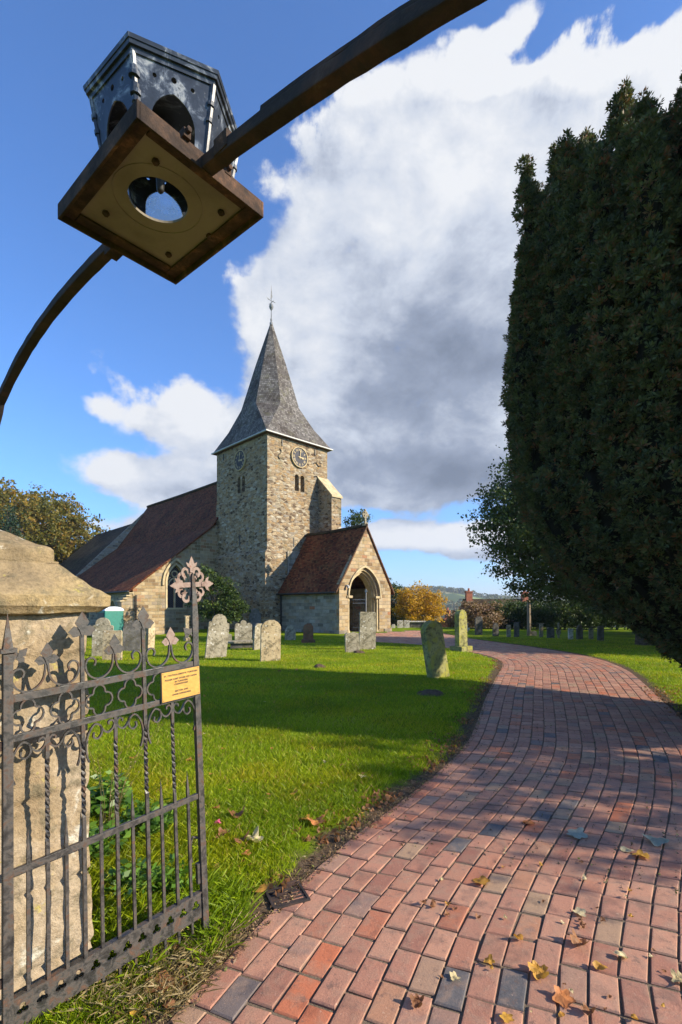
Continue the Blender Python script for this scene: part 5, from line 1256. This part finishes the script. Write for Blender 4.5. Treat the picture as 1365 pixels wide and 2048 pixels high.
# each clump is a little burst of needled shoots
K = 34; n0 = len(PP); cd = unit(NN)
dirs = unit(np.repeat(cd, K, 0)*.75+R_.normal(size=(n0*K,3))*.85); L_ = .034+.036*R_.random(n0*K)
P4 = np.repeat(PP+cd*(.05*R_.normal(size=(n0,1))), K, 0)+dirs*(.028+.050*R_.random((n0*K,1))); T4 = np.clip(np.repeat(R_.random(n0), K)*.62+.38*R_.random(n0*K), 0, 1)
leaves('crown', P4, L_, YEW, yw, up=dirs*3, jitter=.25, slim=.36, tint=T4)
nc = core.build('light_block_core', YCORE, yw)  # opaque spindles added inside the plumes to block light
m = MB(); m.tube([(0,0,-.2),(-.03,0,.4),(-.15,.02,1.2),(-.3,0,3)], [.42,.36,.30,.2], 10)
for k in range(9): th = 2*math.pi*k/9; m.tube([(0,0,.3),(.5*math.cos(th)-.1,.5*math.sin(th),.9),(1.3*math.cos(th)-.2,1.3*math.sin(th),2.0)], [.16,.12,.07], 6)
m.build('trunk', BARK, yw)

tree('lime_tree', 'broad green lime tree with drooping leafy branches behind the yew', 'tree', (12.2,19.8,g1(12.2,19.8)), 3.0, .28,
  [((8.2,19.2,6.2),2.2,2.6,1.9),((7.5,18.8,4.3),2.1,2.4,1.2),((8.9,19.5,8.0),1.9,2.2,1.6),((10.8,19.8,6.2),3,3.2,2.8),((9.6,18.6,3.2),2.6,2.4,.9),((12.6,19.8,5.5),2.6,2.8,2.6),((10.2,21.4,5),3,2,2.4),((6.9,18.9,5.4),1.5,1.8,.9),((7.4,19,3.2),1.5,1.8,.7),((10.5,20,2.2),2.8,2.2,.8),((8.4,19.5,2.4),1.6,1.6,.5)], LIME, 3000, 46, .22, .115, up=(0,0,-.5), shell=.35)
tree('ash_tree', 'loose leafy tree off to the right whose shade dapples the brick path', 'tree', (11.2,1.6,0), 2.6, .2,
  [((10.6,2.0,4.5),1.7,1.3,1.0),((11.4,2.8,5.2),1.5,1.2,.8),((9.9,1.5,3.9),1.3,1.0,.7),((12.2,1.3,5.0),1.6,1.3,.9),((10.6,3.2,4.2),1.1,1.0,.6)], LIME, 250, 20, .17, .12, twigs=False)
for x_, y_, lb in ((16,16.5,'low-skirted dark tree added for shade off to the right behind the yew'),(16.5,21,'dense dark tree added for shade behind the yew, beyond the low-skirted one'),(17.5,27,'dense dark tree added for shade behind the farthest headstones')):  # hidden row added to shade the ground right of the path
    tree('shade_oak', lb, 'tree', (x_,y_,g1(x_,y_)), 2, .25, [((x_,y_,3.2),2.8,2.8,2.6),((x_-1.6,y_+.5,1.9),1.8,2.2,1.4),((x_+.5,y_-1.2,4.6),2,1.8,1.6)], HEDGE, 620, 30, .26, .2, twigs=False)
for x_, y_, s_, lb in ((20.5,19.5,1.0,'unseen leafy beech added for shade off to the right beyond the lime tree'),(25,25,1.15,'second unseen beech farther back on the right, added to shade the headstones'),(21,14.5,.8,'smaller unseen beech added for shade off to the right, level with the yew')):  # out-of-view trees added to throw shade over the headstone rows
    tree('shade_beech', lb, 'tree', (x_,y_,g1(x_,y_)), 3, .25, [((x_,y_,4.8*s_),3*s_,3*s_,2.6*s_),((x_-1.5,y_+2,4*s_),2*s_,2*s_,1.8*s_),((x_+1,y_-2,4*s_),2.2*s_,2*s_,1.8*s_)], LIME, 420, 26, .3, .22, twigs=False)
tree('sycamore_tree', 'round golden-green tree on the far left behind the church roofs', 'tree', (at(25,0,60).x,60,-1), 6, .5,
  [((at(-20,0,60).x,60,10),5.5,5,5.2),((at(45,0,58).x,58,11.2),4.2,4.5,4.6),((at(10,0,60).x,61,14.2),3.6,3.5,2.8),((at(70,0,60).x,60,8.5),3.4,3.5,3.2)], AUT, 700, 26, .42, .36)
tree('oak_tree', 'broad olive-gold tree rising between the pier cap and the chancel roof', 'tree', (at(130,0,64).x,64,-1), 6, .5,
  [((at(92,0,64).x,64,11.5),3.8,4,4.6),((at(120,0,64).x,65,13.2),2.8,3,3.0),((at(150,0,64).x,64,9.8),3.4,4,3.8),((at(178,0,64).x,64,7.8),2.4,3,2.4),((at(110,0,64).x,63,8),4,4,3.5)], AUT, 760, 26, .42, .36)
tree('conifer_tree', 'dark blue-green conifer at the left edge in front of the golden-green trees', 'conifer', (at(22,0,45).x,45,-1), 8, .3,
  [((at(22,0,45).x,45,2+1.5*k),2.0-.28*k,2.0-.28*k,1.3) for k in range(6)], CONIF, 420, 26, .26, .2)
b = at(838,1250,48); tree('maple_tree', 'bright yellow autumn tree just right of the porch', 'tree', (b.x,48,g1(b.x,48)), 3.0, .25,
  [((b.x-.3,48,b.z+2.1),1.9,1.9,1.7),((b.x+1.3,47.6,b.z+1.7),1.2,1.5,1.3),((b.x-1.2,47.6,b.z+1.6),1.2,1.4,1.3),((b.x+.2,47.2,b.z+.8),1.9,1.2,.8)], YEL, 420, 30, .22, .17)
b = at(786,1250,50); tree('holly_tree', 'dark green tree squeezed between the porch and the yellow tree', 'tree', (b.x,50,g1(b.x,50)), 3.0, .2,
  [((b.x,50,b.z+2.6),1.5,1.5,2.0),((b.x+.3,50,b.z+.8),1.6,1.3,1.3)], HEDGE, 260, 30, .2, .17)
b = at(730,1030,44); tree('elder_bush', 'small leafy treetop showing behind the porch gable cross', 'tree', (b.x-.2,44,0), 7.0, .12,
  [((b.x-.5,44,b.z-.2),.9,.8,.6),((b.x-.9,44,b.z-.6),.9,.8,.6)], BUSH, 60, 24, .16, .16)
# bush by the aisle window
b = at(428,1262,29.0); tree('laurel_bush', 'rounded glossy green bush between the aisle window and the tower', 'bush', (b.x,29.6,g1(b.x,29.6)), .8, .1,
  [((b.x-.1,29.6,1.9),1.35,1.1,1.7),((b.x-.5,29.3,3.1),.8,.7,.8),((b.x+.8,29.8,1.4),1.0,1.0,1.3)], BUSH, 420, 26, .12, .13)
# hedge shrubs along the far side of the churchyard
hz = [(958,34,1.7,1.5,REDSH,'russet twiggy shrub right of the tall mossy gravestone','russet_shrub'),(1000,35,1.5,1.5,HEDGE,'green shrub right of the russet twiggy one','shrub'),(1040,35,1.7,1.6,HEDGE,'rounded hedge shrub behind the wooden post','shrub'),(1085,34,1.5,1.6,HEDGE,'hedge shrub right of the wooden post, below the cottage roof','shrub'),(1130,33,1.6,1.7,HEDGE,'dark hedge shrub under the lime tree','shrub'),(1180,33,1.8,1.9,HEDGE,'dark hedge shrub next to the yew','shrub'),(1235,33,2,2,HEDGE,'dark hedge shrub seen under the yew skirt','shrub'),(925,38,1.1,.9,REDSH,'low russet shrub behind the mossy gravestone','russet_shrub')]
for px, Y_, rx, h, mt, lb, nm_ in hz:
    x_ = at(px,0,Y_).x; z_ = g1(x_, Y_)
    tree(nm_, lb, 'shrub', (x_,Y_,z_), .6, .07, [((x_,Y_,z_+h*.5),rx,1.2,h*.72),((x_-.6,Y_-.3,z_+h*.75),rx*.5,.8,h*.4),((x_+.6,Y_+.2,z_+h*.6),rx*.5,.8,h*.5)], mt, 330, 26, .15, .13, twigs=(mt is REDSH))
# far woods on the hills
n = 5200; Yw = 380+1500*R_.random(n)**1.3; Xw = (-.15+.75*R_.random(n))*Yw
nn_ = np.array([hashn((x/130, y/160, 4)) for x, y in zip(Xw, Yw)]); keep = (nn_ > .06) | (R_.random(n) < .05) | ((Yw > 830) & (Yw < 960)); Xw, Yw = Xw[keep], Yw[keep]
zw = relief(Xw, Yw); per = 42; r_w = 5+3*R_.random(len(Xw))
d = unit(R_.normal(size=(len(Xw),per,3))); d[:,:,2] = np.abs(d[:,:,2]); P = (np.stack([Xw,Yw,zw],-1)[:,None,:]+d*r_w[:,None,None]*np.array([1,1,1.25])).reshape(-1,3)
o = leaves('far_woods', P, 3.4, leafmat('far_foliage', [(0,(.03,.05,.015)),(.6,(.06,.085,.02)),(1,(.13,.11,.03))], .15), slim=.9, tint=np.clip(np.repeat(R_.random(len(Xw)),per)*.8+.2*R_.random(len(P)),0,1)); tag(o, 'woods on the distant hills', 'woods', kind='stuff')

# ------------------------------------------------------------ grass
def blades(name, X_, Y_, Z_, h, wdt, m, lean=.5, tint=None):
    n = len(X_); a = 2*math.pi*R_.random(n); b = 2*math.pi*R_.random(n); l = h*lean*R_.random(n)
    dx_, dy_ = np.cos(a)*wdt/2, np.sin(a)*wdt/2; tx, ty = X_+np.cos(b)*l, Y_+np.sin(b)*l
    V = np.stack([np.stack([X_-dx_,Y_-dy_,Z_-.004],-1), np.stack([X_+dx_,Y_+dy_,Z_-.004],-1), np.stack([tx+dx_*.5,ty+dy_*.5,Z_+h*.7],-1)+0, np.stack([tx+(tx-X_)*.6,ty+(ty-Y_)*.6,Z_+h],-1)], 1)
    return fast_mesh(name, V, 4, m, None, tint if tint is not None else R_.random(n))
N = 560000; u1 = R_.random(N); Yb = 1.35*(24/1.35)**u1; Xb = (R_.random(N)*1.5-.75)*Yb+R_.normal(size=N)*.05
ed = edge_dist(Xb, Yb); nz = np.sin(Xb*5.1+2*np.sin(Yb*3.3))*np.sin(Yb*4.7+1.7*np.sin(Xb*2.9))
pk = np.clip((ed-.10+.12*nz)/.26, 0, 1); pk *= np.where((np.sin(Xb*2.3+Yb)*np.sin(Yb*2.9-Xb) > .93), .25, 1)
loc = (Vector((0,0,0)))
rel = np.stack([Xb-PC.x, Yb-PC.y], -1); inp = (np.abs(rel@np.array([.765,-.644])) < .31) & (np.abs(rel@np.array([.644,.765])) < .31)
keep = (R_.random(N) < pk) & ~inp; Xb, Yb, ed = Xb[keep], Yb[keep], ed[keep]; Zb = gz(Xb, Yb, ed)
k_ = 1+np.clip(Yb-3, 0, 20)*.16
patch = .5+.5*np.sin(Xb*2.1+1.3*np.sin(Yb*1.7))*np.sin(Yb*1.9+np.sin(Xb*3))
hb = (.016+.026*R_.random(len(Xb)))*(1+.35*patch*(Yb < 5))*np.minimum(k_, 1.25)
tn = np.clip(.45*R_.random(len(Xb))+.45*(.5+.5*np.sin(Xb*1.3+np.sin(Yb*2.2)*1.5)*np.sin(Yb*1.1+.6))+.12*R_.normal(size=len(Xb)), 0, .92); dead = R_.random(len(Xb)) < .04; tn[dead] = 1.0
o = blades('lawn_grass', Xb, Yb, Zb, hb, .0036*k_, GRASSB, .8, tn); tag(o, 'short green grass of the churchyard lawn', 'grass', kind='stuff')
# ragged tufts along the gate foot and pier
def scatter(n, pxr, pyr, sp=.0): 
    px = pxr[0]+(pxr[1]-pxr[0])*R_.random(n); py = pyr[0]+(pyr[1]-pyr[0])*R_.random(n); Y_ = EYE*F/(py-HOR); return (px-682.5)/F*Y_, Y_
def ok(X_, Y_):
    rel = np.stack([X_-PC.x, Y_-PC.y], -1); return ~((np.abs(rel@np.array([.765,-.644])) < .32) & (np.abs(rel@np.array([.644,.765])) < .32))
Xs, Ys = [], []
for (n, a, b) in ((7000,(140,300),(1560,1960)),(3500,(150,420),(1640,1880)),(2200,(385,500),(1780,1930))): x_, y_ = scatter(n, a, b); Xs.append(x_); Ys.append(y_)
Xs = np.concatenate(Xs); Ys = np.concatenate(Ys); e_ = edge_dist(Xs, Ys); kk = ok(Xs, Ys) & (e_ > .06); Xs, Ys, e_ = Xs[kk], Ys[kk], e_[kk]
o = blades('rough_grass', Xs, Ys, gz(Xs, Ys, e_), .03+.075*R_.random(len(Xs))**2, .0038, GRASSB, 1.1, R_.random(len(Xs))*.6); tag(o, 'rough longer grass round the gate and pier', 'grass', kind='stuff')
x_, y_ = scatter(5200, (150,470), (1850,2040)); e_ = edge_dist(x_, y_); kk = ok(x_, y_) & (e_ > .0); x_, y_, e_ = x_[kk], y_[kk], e_[kk]
o = blades('dry_grass', x_, y_, gz(x_, y_, e_), .015+.05*R_.random(len(x_))**2, .0035, DRYG, 1.8); tag(o, 'dry straw and dead grass under the gate', 'dry grass', kind='stuff')
x_, y_ = scatter(900, (150,470), (1850,2040)); e_ = edge_dist(x_, y_); kk = ok(x_, y_) & (e_ > .03)
o = blades('moss_sprigs', x_[kk], y_[kk], gz(x_[kk], y_[kk], e_[kk]), .03, .005, GRASSB, 1.0); tag(o, 'small green weeds in the soil under the gate', 'weeds', kind='stuff')
# litter of crumbs, bits of straw and twigs along the soil edge and in the brick joints
N = 16000; ii = R_.integers(0, len(LC)-1, N); off = np.abs(R_.normal(size=N))*.11-.05; tt = R_.random(N)[:,None]; base_ = LC[ii]*(1-tt)+LC[ii+1]*tt; tg = unit(LC[ii+1]-LC[ii]); Pq = base_+np.stack([-tg[:,1],tg[:,0]],-1)*off[:,None]
kk = (Pq[:,1] > 1.3) & (Pq[:,1] < 14); Pq = Pq[kk]; z_ = np.where(off[kk] > 0.02, gz(Pq[:,0],Pq[:,1])+.004, .013)
o = leaves('path_edge_litter', np.column_stack([Pq, z_]), .010+.022*R_.random(len(Pq))**3, leafmat('litter_bits', [(0,(.06,.035,.02)),(.5,(.18,.11,.06)),(.85,(.30,.20,.10)),(1,(.12,.16,.03))], .1), None, up=(0,0,0), slim=.35); tag(o, 'crumbs of dead leaf, straw and soil along the path edge', 'litter', kind='stuff')
N = 9000; u1 = R_.random(N); Yb = 1.6*(7/1.6)**u1; ci_ = R_.integers(1, NC, N)/NC; li_ = np.interp(Yb, LC[:,1], np.arange(len(LC))); 
i0 = np.clip(R_.integers(60, 190, N), 0, len(LC)-2); tt = R_.random(N)[:,None]
Pq = (LC[i0]*(1-tt)+LC[i0+1]*tt)*(1-ci_[:,None])+(RC[i0]*(1-tt)+RC[i0+1]*tt)*ci_[:,None]; Pq += R_.normal(size=Pq.shape)*.006
o = leaves('joint_litter', np.column_stack([Pq, .006+.006*R_.random(N)]), .007+.016*R_.random(N)**2, leafmat('joint_bits', [(0,(.03,.02,.015)),(.4,(.09,.06,.04)),(.7,(.20,.13,.07)),(.9,(.09,.13,.02)),(1,(.12,.18,.03))], .1), None, slim=.5); tag(o, 'bits of leaf and moss caught in the brick joints', 'litter', kind='stuff')

N = 1900; ii = R_.integers(20, 150, N); off = .04+np.abs(R_.normal(size=N))*.17; tt = R_.random(N)[:,None]; base_ = LC[ii]*(1-tt)+LC[ii+1]*tt; tg = unit(LC[ii+1]-LC[ii]); Pq = base_+np.stack([-tg[:,1],tg[:,0]],-1)*off[:,None]
cl_ = np.sin(ii*.55)+np.sin(ii*.21+1) > -.2; Pq = Pq[cl_]
o = leaves('edge_leaves', np.column_stack([Pq, gz(Pq[:,0],Pq[:,1])+.008+.014*R_.random(len(Pq))]), .02+.03*R_.random(len(Pq)), FLEAF['brown'], None, slim=.7); tag(o, 'dead brown leaves gathered along the left edge of the path', 'leaf litter', kind='stuff')
# broad-leaved weeds by the pier
def weed(px, py, n, hgt, sp, size, label):
    Yg = EYE*F/(py-HOR); X_ = (px-682.5)/F*Yg; o = empty('weed_clump', (X_,Yg,g1(X_,Yg)), rng.uniform(0,6), label, 'weed')
    m = MB(); P, U = [], []
    for k in range(n):
        a = rng.uniform(0,6.28); r = rng.random()**.6*sp; tip = Vector((r*math.cos(a), r*math.sin(a), hgt*rng.uniform(.5,1)*(1-.4*r/sp))); m.tube([(tip.x*.5,tip.y*.5,0),(tip.x*.8,tip.y*.8,tip.z*.6),tip], .0022, 4)
        for j in range(7):
            t = .35+.65*j/6; b = rng.uniform(0,6.28); q_ = Vector((tip.x*(.5+.5*t),tip.y*(.5+.5*t),tip.z*t)); dr_ = Vector((math.cos(b),math.sin(b),.25)); P.append(q_+dr_*size*.45); U.append(dr_*2.2)
    m.build('stems', WEED, o); leaves('leaves', np.array(P), size*(.6+.7*R_.random(len(P))), WEED, o, up=np.array(U), jitter=.35, slim=.5)
weed(215,1640,46,.34,.20,.075,'leafy weed clump close against the right edge of the gate pier')
weed(200,1730,34,.24,.16,.06,'low leafy weed clump at the pier foot behind the gate bars')
weed(285,1680,44,.26,.22,.07,'broad leafy weed clump behind the middle of the gate')
weed(330,1790,30,.16,.16,.055,'low leafy weeds behind the free end of the gate')
weed(255,1800,30,.16,.15,.05,'small weed clump low behind the gate bars')
# dry seed stalks
p = on_ground(215,1700); ds = empty('seed_stalks', (p.x,p.y,0), 0, 'thin dry seed stalks arching up behind the quatrefoils of the gate', 'dry stalks')
m = MB(); P = []
for k in range(12):
    a = rng.uniform(-.9,.7); h = rng.uniform(.4,.8); tip = Vector((h*.5*math.sin(a)+.15,.1*rng.uniform(-1,1),h)); m.tube([(0,0,0),(tip.x*.35,tip.y*.4,h*.6),tip], .0014, 4)
    for j in range(9): t = .6+.4*j/8; P.append(Vector((tip.x*t*t,tip.y*t,h*t))+Vector((rng.uniform(-.012,.012),rng.uniform(-.012,.012),0)))
m.build('stems', DRYG, ds); leaves('seed_heads', np.array(P), .012, DRYG, ds, slim=.7)

# ------------------------------------------------------------ fallen leaves
def leaf_mb(seed, curl):
    r_ = random.Random(seed); n = 26; rim_ = []
    for k in range(n):
        a = 2*math.pi*k/n; lobes_ = .62+.38*abs(math.cos(a*2.5)) if seed % 2 else .55+.45*abs(math.cos(a/2))**1.5
        rr = lobes_*(1+r_.uniform(-.10,.10)); wx_ = .62 if seed % 2 == 0 else .9
        rim_.append((rr*math.cos(a), rr*math.sin(a)*wx_))
    ph = r_.uniform(0,3.14); Z_ = lambda x, y: curl*((x*math.cos(ph)+y*math.sin(ph))**2)*.8+.16*curl*math.sin(5*x+ph)*math.cos(4*y)-.10*abs(y)
    vs = [(0,0,Z_(0,0))]
    for f_ in (.45,.78,1.0): vs += [(x*f_, y*f_, Z_(x*f_,y*f_)) for x,y in rim_]
    fs = [(0,1+k,1+(k+1)%n) for k in range(n)]+[(1+l*n+k,1+(l+1)*n+k,1+(l+1)*n+(k+1)%n,1+l*n+(k+1)%n) for l in range(2) for k in range(n)]
    mn = min(v[2] for v in vs); vs = [(x,y,z-mn) for x,y,z in vs]
    return vs, fs
def fallen(px, py, spx, col, label, curl=.7, group=None, tilt=0.0, stem=True):
    Yg = EYE*F/(py-HOR); X_ = (px-682.5)/F*Yg; e = edge_dist(np.array([X_]), np.array([Yg]))[0]
    z = .013 if e < 0 else g1(X_, Yg)+.022
    s_ = spx/F*Yg*.54; seed = rng.randrange(1000); vs, fs = leaf_mb(seed, curl)
    vs = [(x*s_,y*s_,z_*s_) for x,y,z_ in vs]; b = len(vs)
    if stem: vs += [(-.5*s_,.02*s_,.1*s_),(-.5*s_,-.02*s_,.1*s_),(-1.5*s_,.25*s_,.03*s_)]; fs = fs+[(b,b+1,b+2)]
    me = bpy.data.meshes.new('fallen_leaf'); me.from_pydata(vs, [], fs); a = me.attributes.new('tint','FLOAT','POINT'); t0_ = rng.random(); a.data.foreach_set('value', [min(1,max(0,t0_+rng.uniform(-.3,.3))) for _ in vs]); me.materials.append(FLEAF[col])
    o = bpy.data.objects.new('fallen_leaf', me); COL.objects.link(o); o.location = (X_,Yg,z+.002); o.rotation_euler = (tilt, rng.uniform(-.2,.2), rng.uniform(0,6.28)); return tag(o, label, 'leaf', group)
A4 = lambda x, y: (765+x/2.275, 1450+y/2.275)
A3 = lambda x, y: (400+x/2.275, 1350+y/2.275)
A1 = lambda x, y: (x/3.033, 1500+y/3.033)
LV = [(A4(450,725),34,'gold','bright gold leaf lying alone on the sunny middle bricks',.4),(A4(665,457),24,'orange','orange leaf farthest up the shaded bricks',.6),
 (A4(885,510),42,'grey','flat grey-green leaf on the shaded part of the path',.2),(A4(1245,545),44,'grey','crumpled dark grey leaf at the right edge of the shaded path',.6),
 (A4(1125,585),30,'pale','pale curled leaf touching a gold-brown one near the right edge',.6),(A4(1180,612),34,'gold','gold-brown leaf beside the pale curled one near the right edge',.5),
 (A4(230,840),20,'brown','small brown leaf standing on edge left of the gold one',1.1),(A4(900,870),26,'pale','pale yellow leaf right of centre on the sunny bricks',.5),
 (A4(622,985),30,'gold','folded gold leaf with its stem pointing down the path',.8),(A4(487,1097),24,'gold','small lemon leaf on the pink bricks above a blue-grey one',.8),
 (A4(710,1145),42,'gold','long twisted gold leaf low on the path',1.0),(A4(895,1012),38,'brown','dark brown leaf standing up and casting a long shadow',1.2),
 (A4(1003,1125),32,'gold','curled tan leaf right of the twisted gold one',1.0),(A4(1078,1065),30,'pale','pale shrivelled leaf in a brick joint at the lower right',1.1),
 (A4(1352,1182),32,'pale','pale leaf cut by the right edge of the view',.8),(A4(825,1262),46,'orange','large ragged orange leaf on a blue-grey brick at the bottom',.5),
 (A4(330,1170),22,'pale','small pale leaf low on the left of the path',.8),(A4(158,1285),30,'brown','shrivelled brown leaf near the bottom left of the bricks',1.2),
 (A4(945,1330),30,'brown','shrivelled brown leaf at the bottom right of the bricks',1.2),(A4(815,1342),20,'gold','small gold leaf below the large ragged orange one',.7),
 (A4(1148,1352),22,'gold','small gold leaf at the very bottom right',.7),(A4(568,1354),30,'gold','lime-gold leaf at the bottom edge of the path',.4),
 (A3(425,570),20,'gold','gold leaf lying alone on the sunny grass',.5),(A3(75,640),18,'orange','orange leaf on the grass just right of the gate',.6),
 (A3(170,675),34,'brown','crumpled brown leaf uppermost of the pile on the grass',1.0),(A3(110,760),26,'brown','brown leaf at the left of the pile on the grass',1.0),
 (A3(180,795),36,'brown','largest brown leaf in the pile on the grass',1.1),(A3(248,790),36,'pale','pale dry leaf at the right of the pile on the grass',1.1),
 (A3(210,855),22,'orange','orange leaf below the pile on the grass',.6),(A3(527,700),34,'orange','big orange leaf near the soil edge of the lawn',.7),
 (A3(485,690),26,'gold','gold leaf tucked beside the big orange one',.6),(A3(282,1000),40,'gold','large pale gold leaf with a long stem by the drain grate',.5),
 (A3(80,712),16,'pink','tiny bright pink petal on the grass right of the gate',.9),(A3(742,490),16,'pale','small whitish leaf on bare soil in the lawn',.4),
 (A1(712,940),46,'pale','large tan leaf caught in the weeds behind the gate bars',.5),(A1(882,765),32,'pale','tan leaf higher up behind the gate bars',.6),
 (A1(800,75),18,'orange','orange leaf on the lawn seen through the upper gate',.6),(A1(1150,100),16,'orange','orange leaf seen just left of the free end of the gate',.6),
 (A1(970,1470),62,'brown','big ragged brown leaf on the soil under the gate',.4),(A1(1030,1590),36,'brown','curled brown leaf next to the first left brick',.9),
 (A1(822,1642),22,'gold','gold leaf at the bottom edge under the gate',.5),(A1(903,1608),16,'gold','tiny yellow leaf under the gate',.6)]
for (p_, s_, c_, lb, cu_) in LV: fallen(p_[0], p_[1], s_, c_, lb, cu_)
for k in range(34):
    X_, Y_ = A4(rng.uniform(150,1340), rng.uniform(500,1330)); fallen(X_, Y_, rng.uniform(8,14), rng.choice(['brown','brown','pale','gold']), 'small shrivelled leaf scrap on the brick path', 1.1, 'leaf scraps on the path', stem=False)
for k in range(60):
    px = rng.uniform(405,1000); py = rng.uniform(1320,1750)
    x_ = (px-682.5)*EYE/(py-HOR); y_ = EYE*F/(py-HOR)
    if edge_dist(np.array([x_]), np.array([y_]))[0] > .08: fallen(px, py, rng.uniform(5,11), rng.choice(['brown','orange','pale','gold']), 'small dead leaf on the churchyard lawn', .8, 'small leaves on the lawn', stem=False)
# windblown leaves right of the path under the yew
N = 1500; x_ = 4.6+2.6*R_.random(N); y_ = 5.8+3.6*R_.random(N); e_ = edge_dist(x_, y_); kk = (e_ > -.15); x_, y_, e_ = x_[kk], y_[kk], e_[kk]
o = leaves('yew_litter', np.column_stack([x_,y_,gz(x_,y_,e_)+.012]), .03+.03*R_.random(len(x_)), FLEAF['brown'], None, slim=.6); tag(o, 'brown leaf litter under the yew beside the path', 'leaf litter', kind='stuff')

# ------------------------------------------------------------ air
m = MB(); m.box(-4200, 4200, -120, 5400, -60, 140)
HZ = bpy.data.materials.new('air'); HZ.use_nodes = True; n = NT(HZ.node_tree); n.N.clear()
v_ = n.new('ShaderNodeVolumePrincipled'); v_.inputs['Color'].default_value = (.80,.88,1,1); v_.inputs['Density'].default_value = .00032; v_.inputs['Anisotropy'].default_value = .2
o_ = n.new('ShaderNodeOutputMaterial'); n.L.new(v_.outputs[0], o_.inputs[1])
o = m.build('haze', HZ); tag(o, 'thin haze in the air', 'haze', kind='stuff')
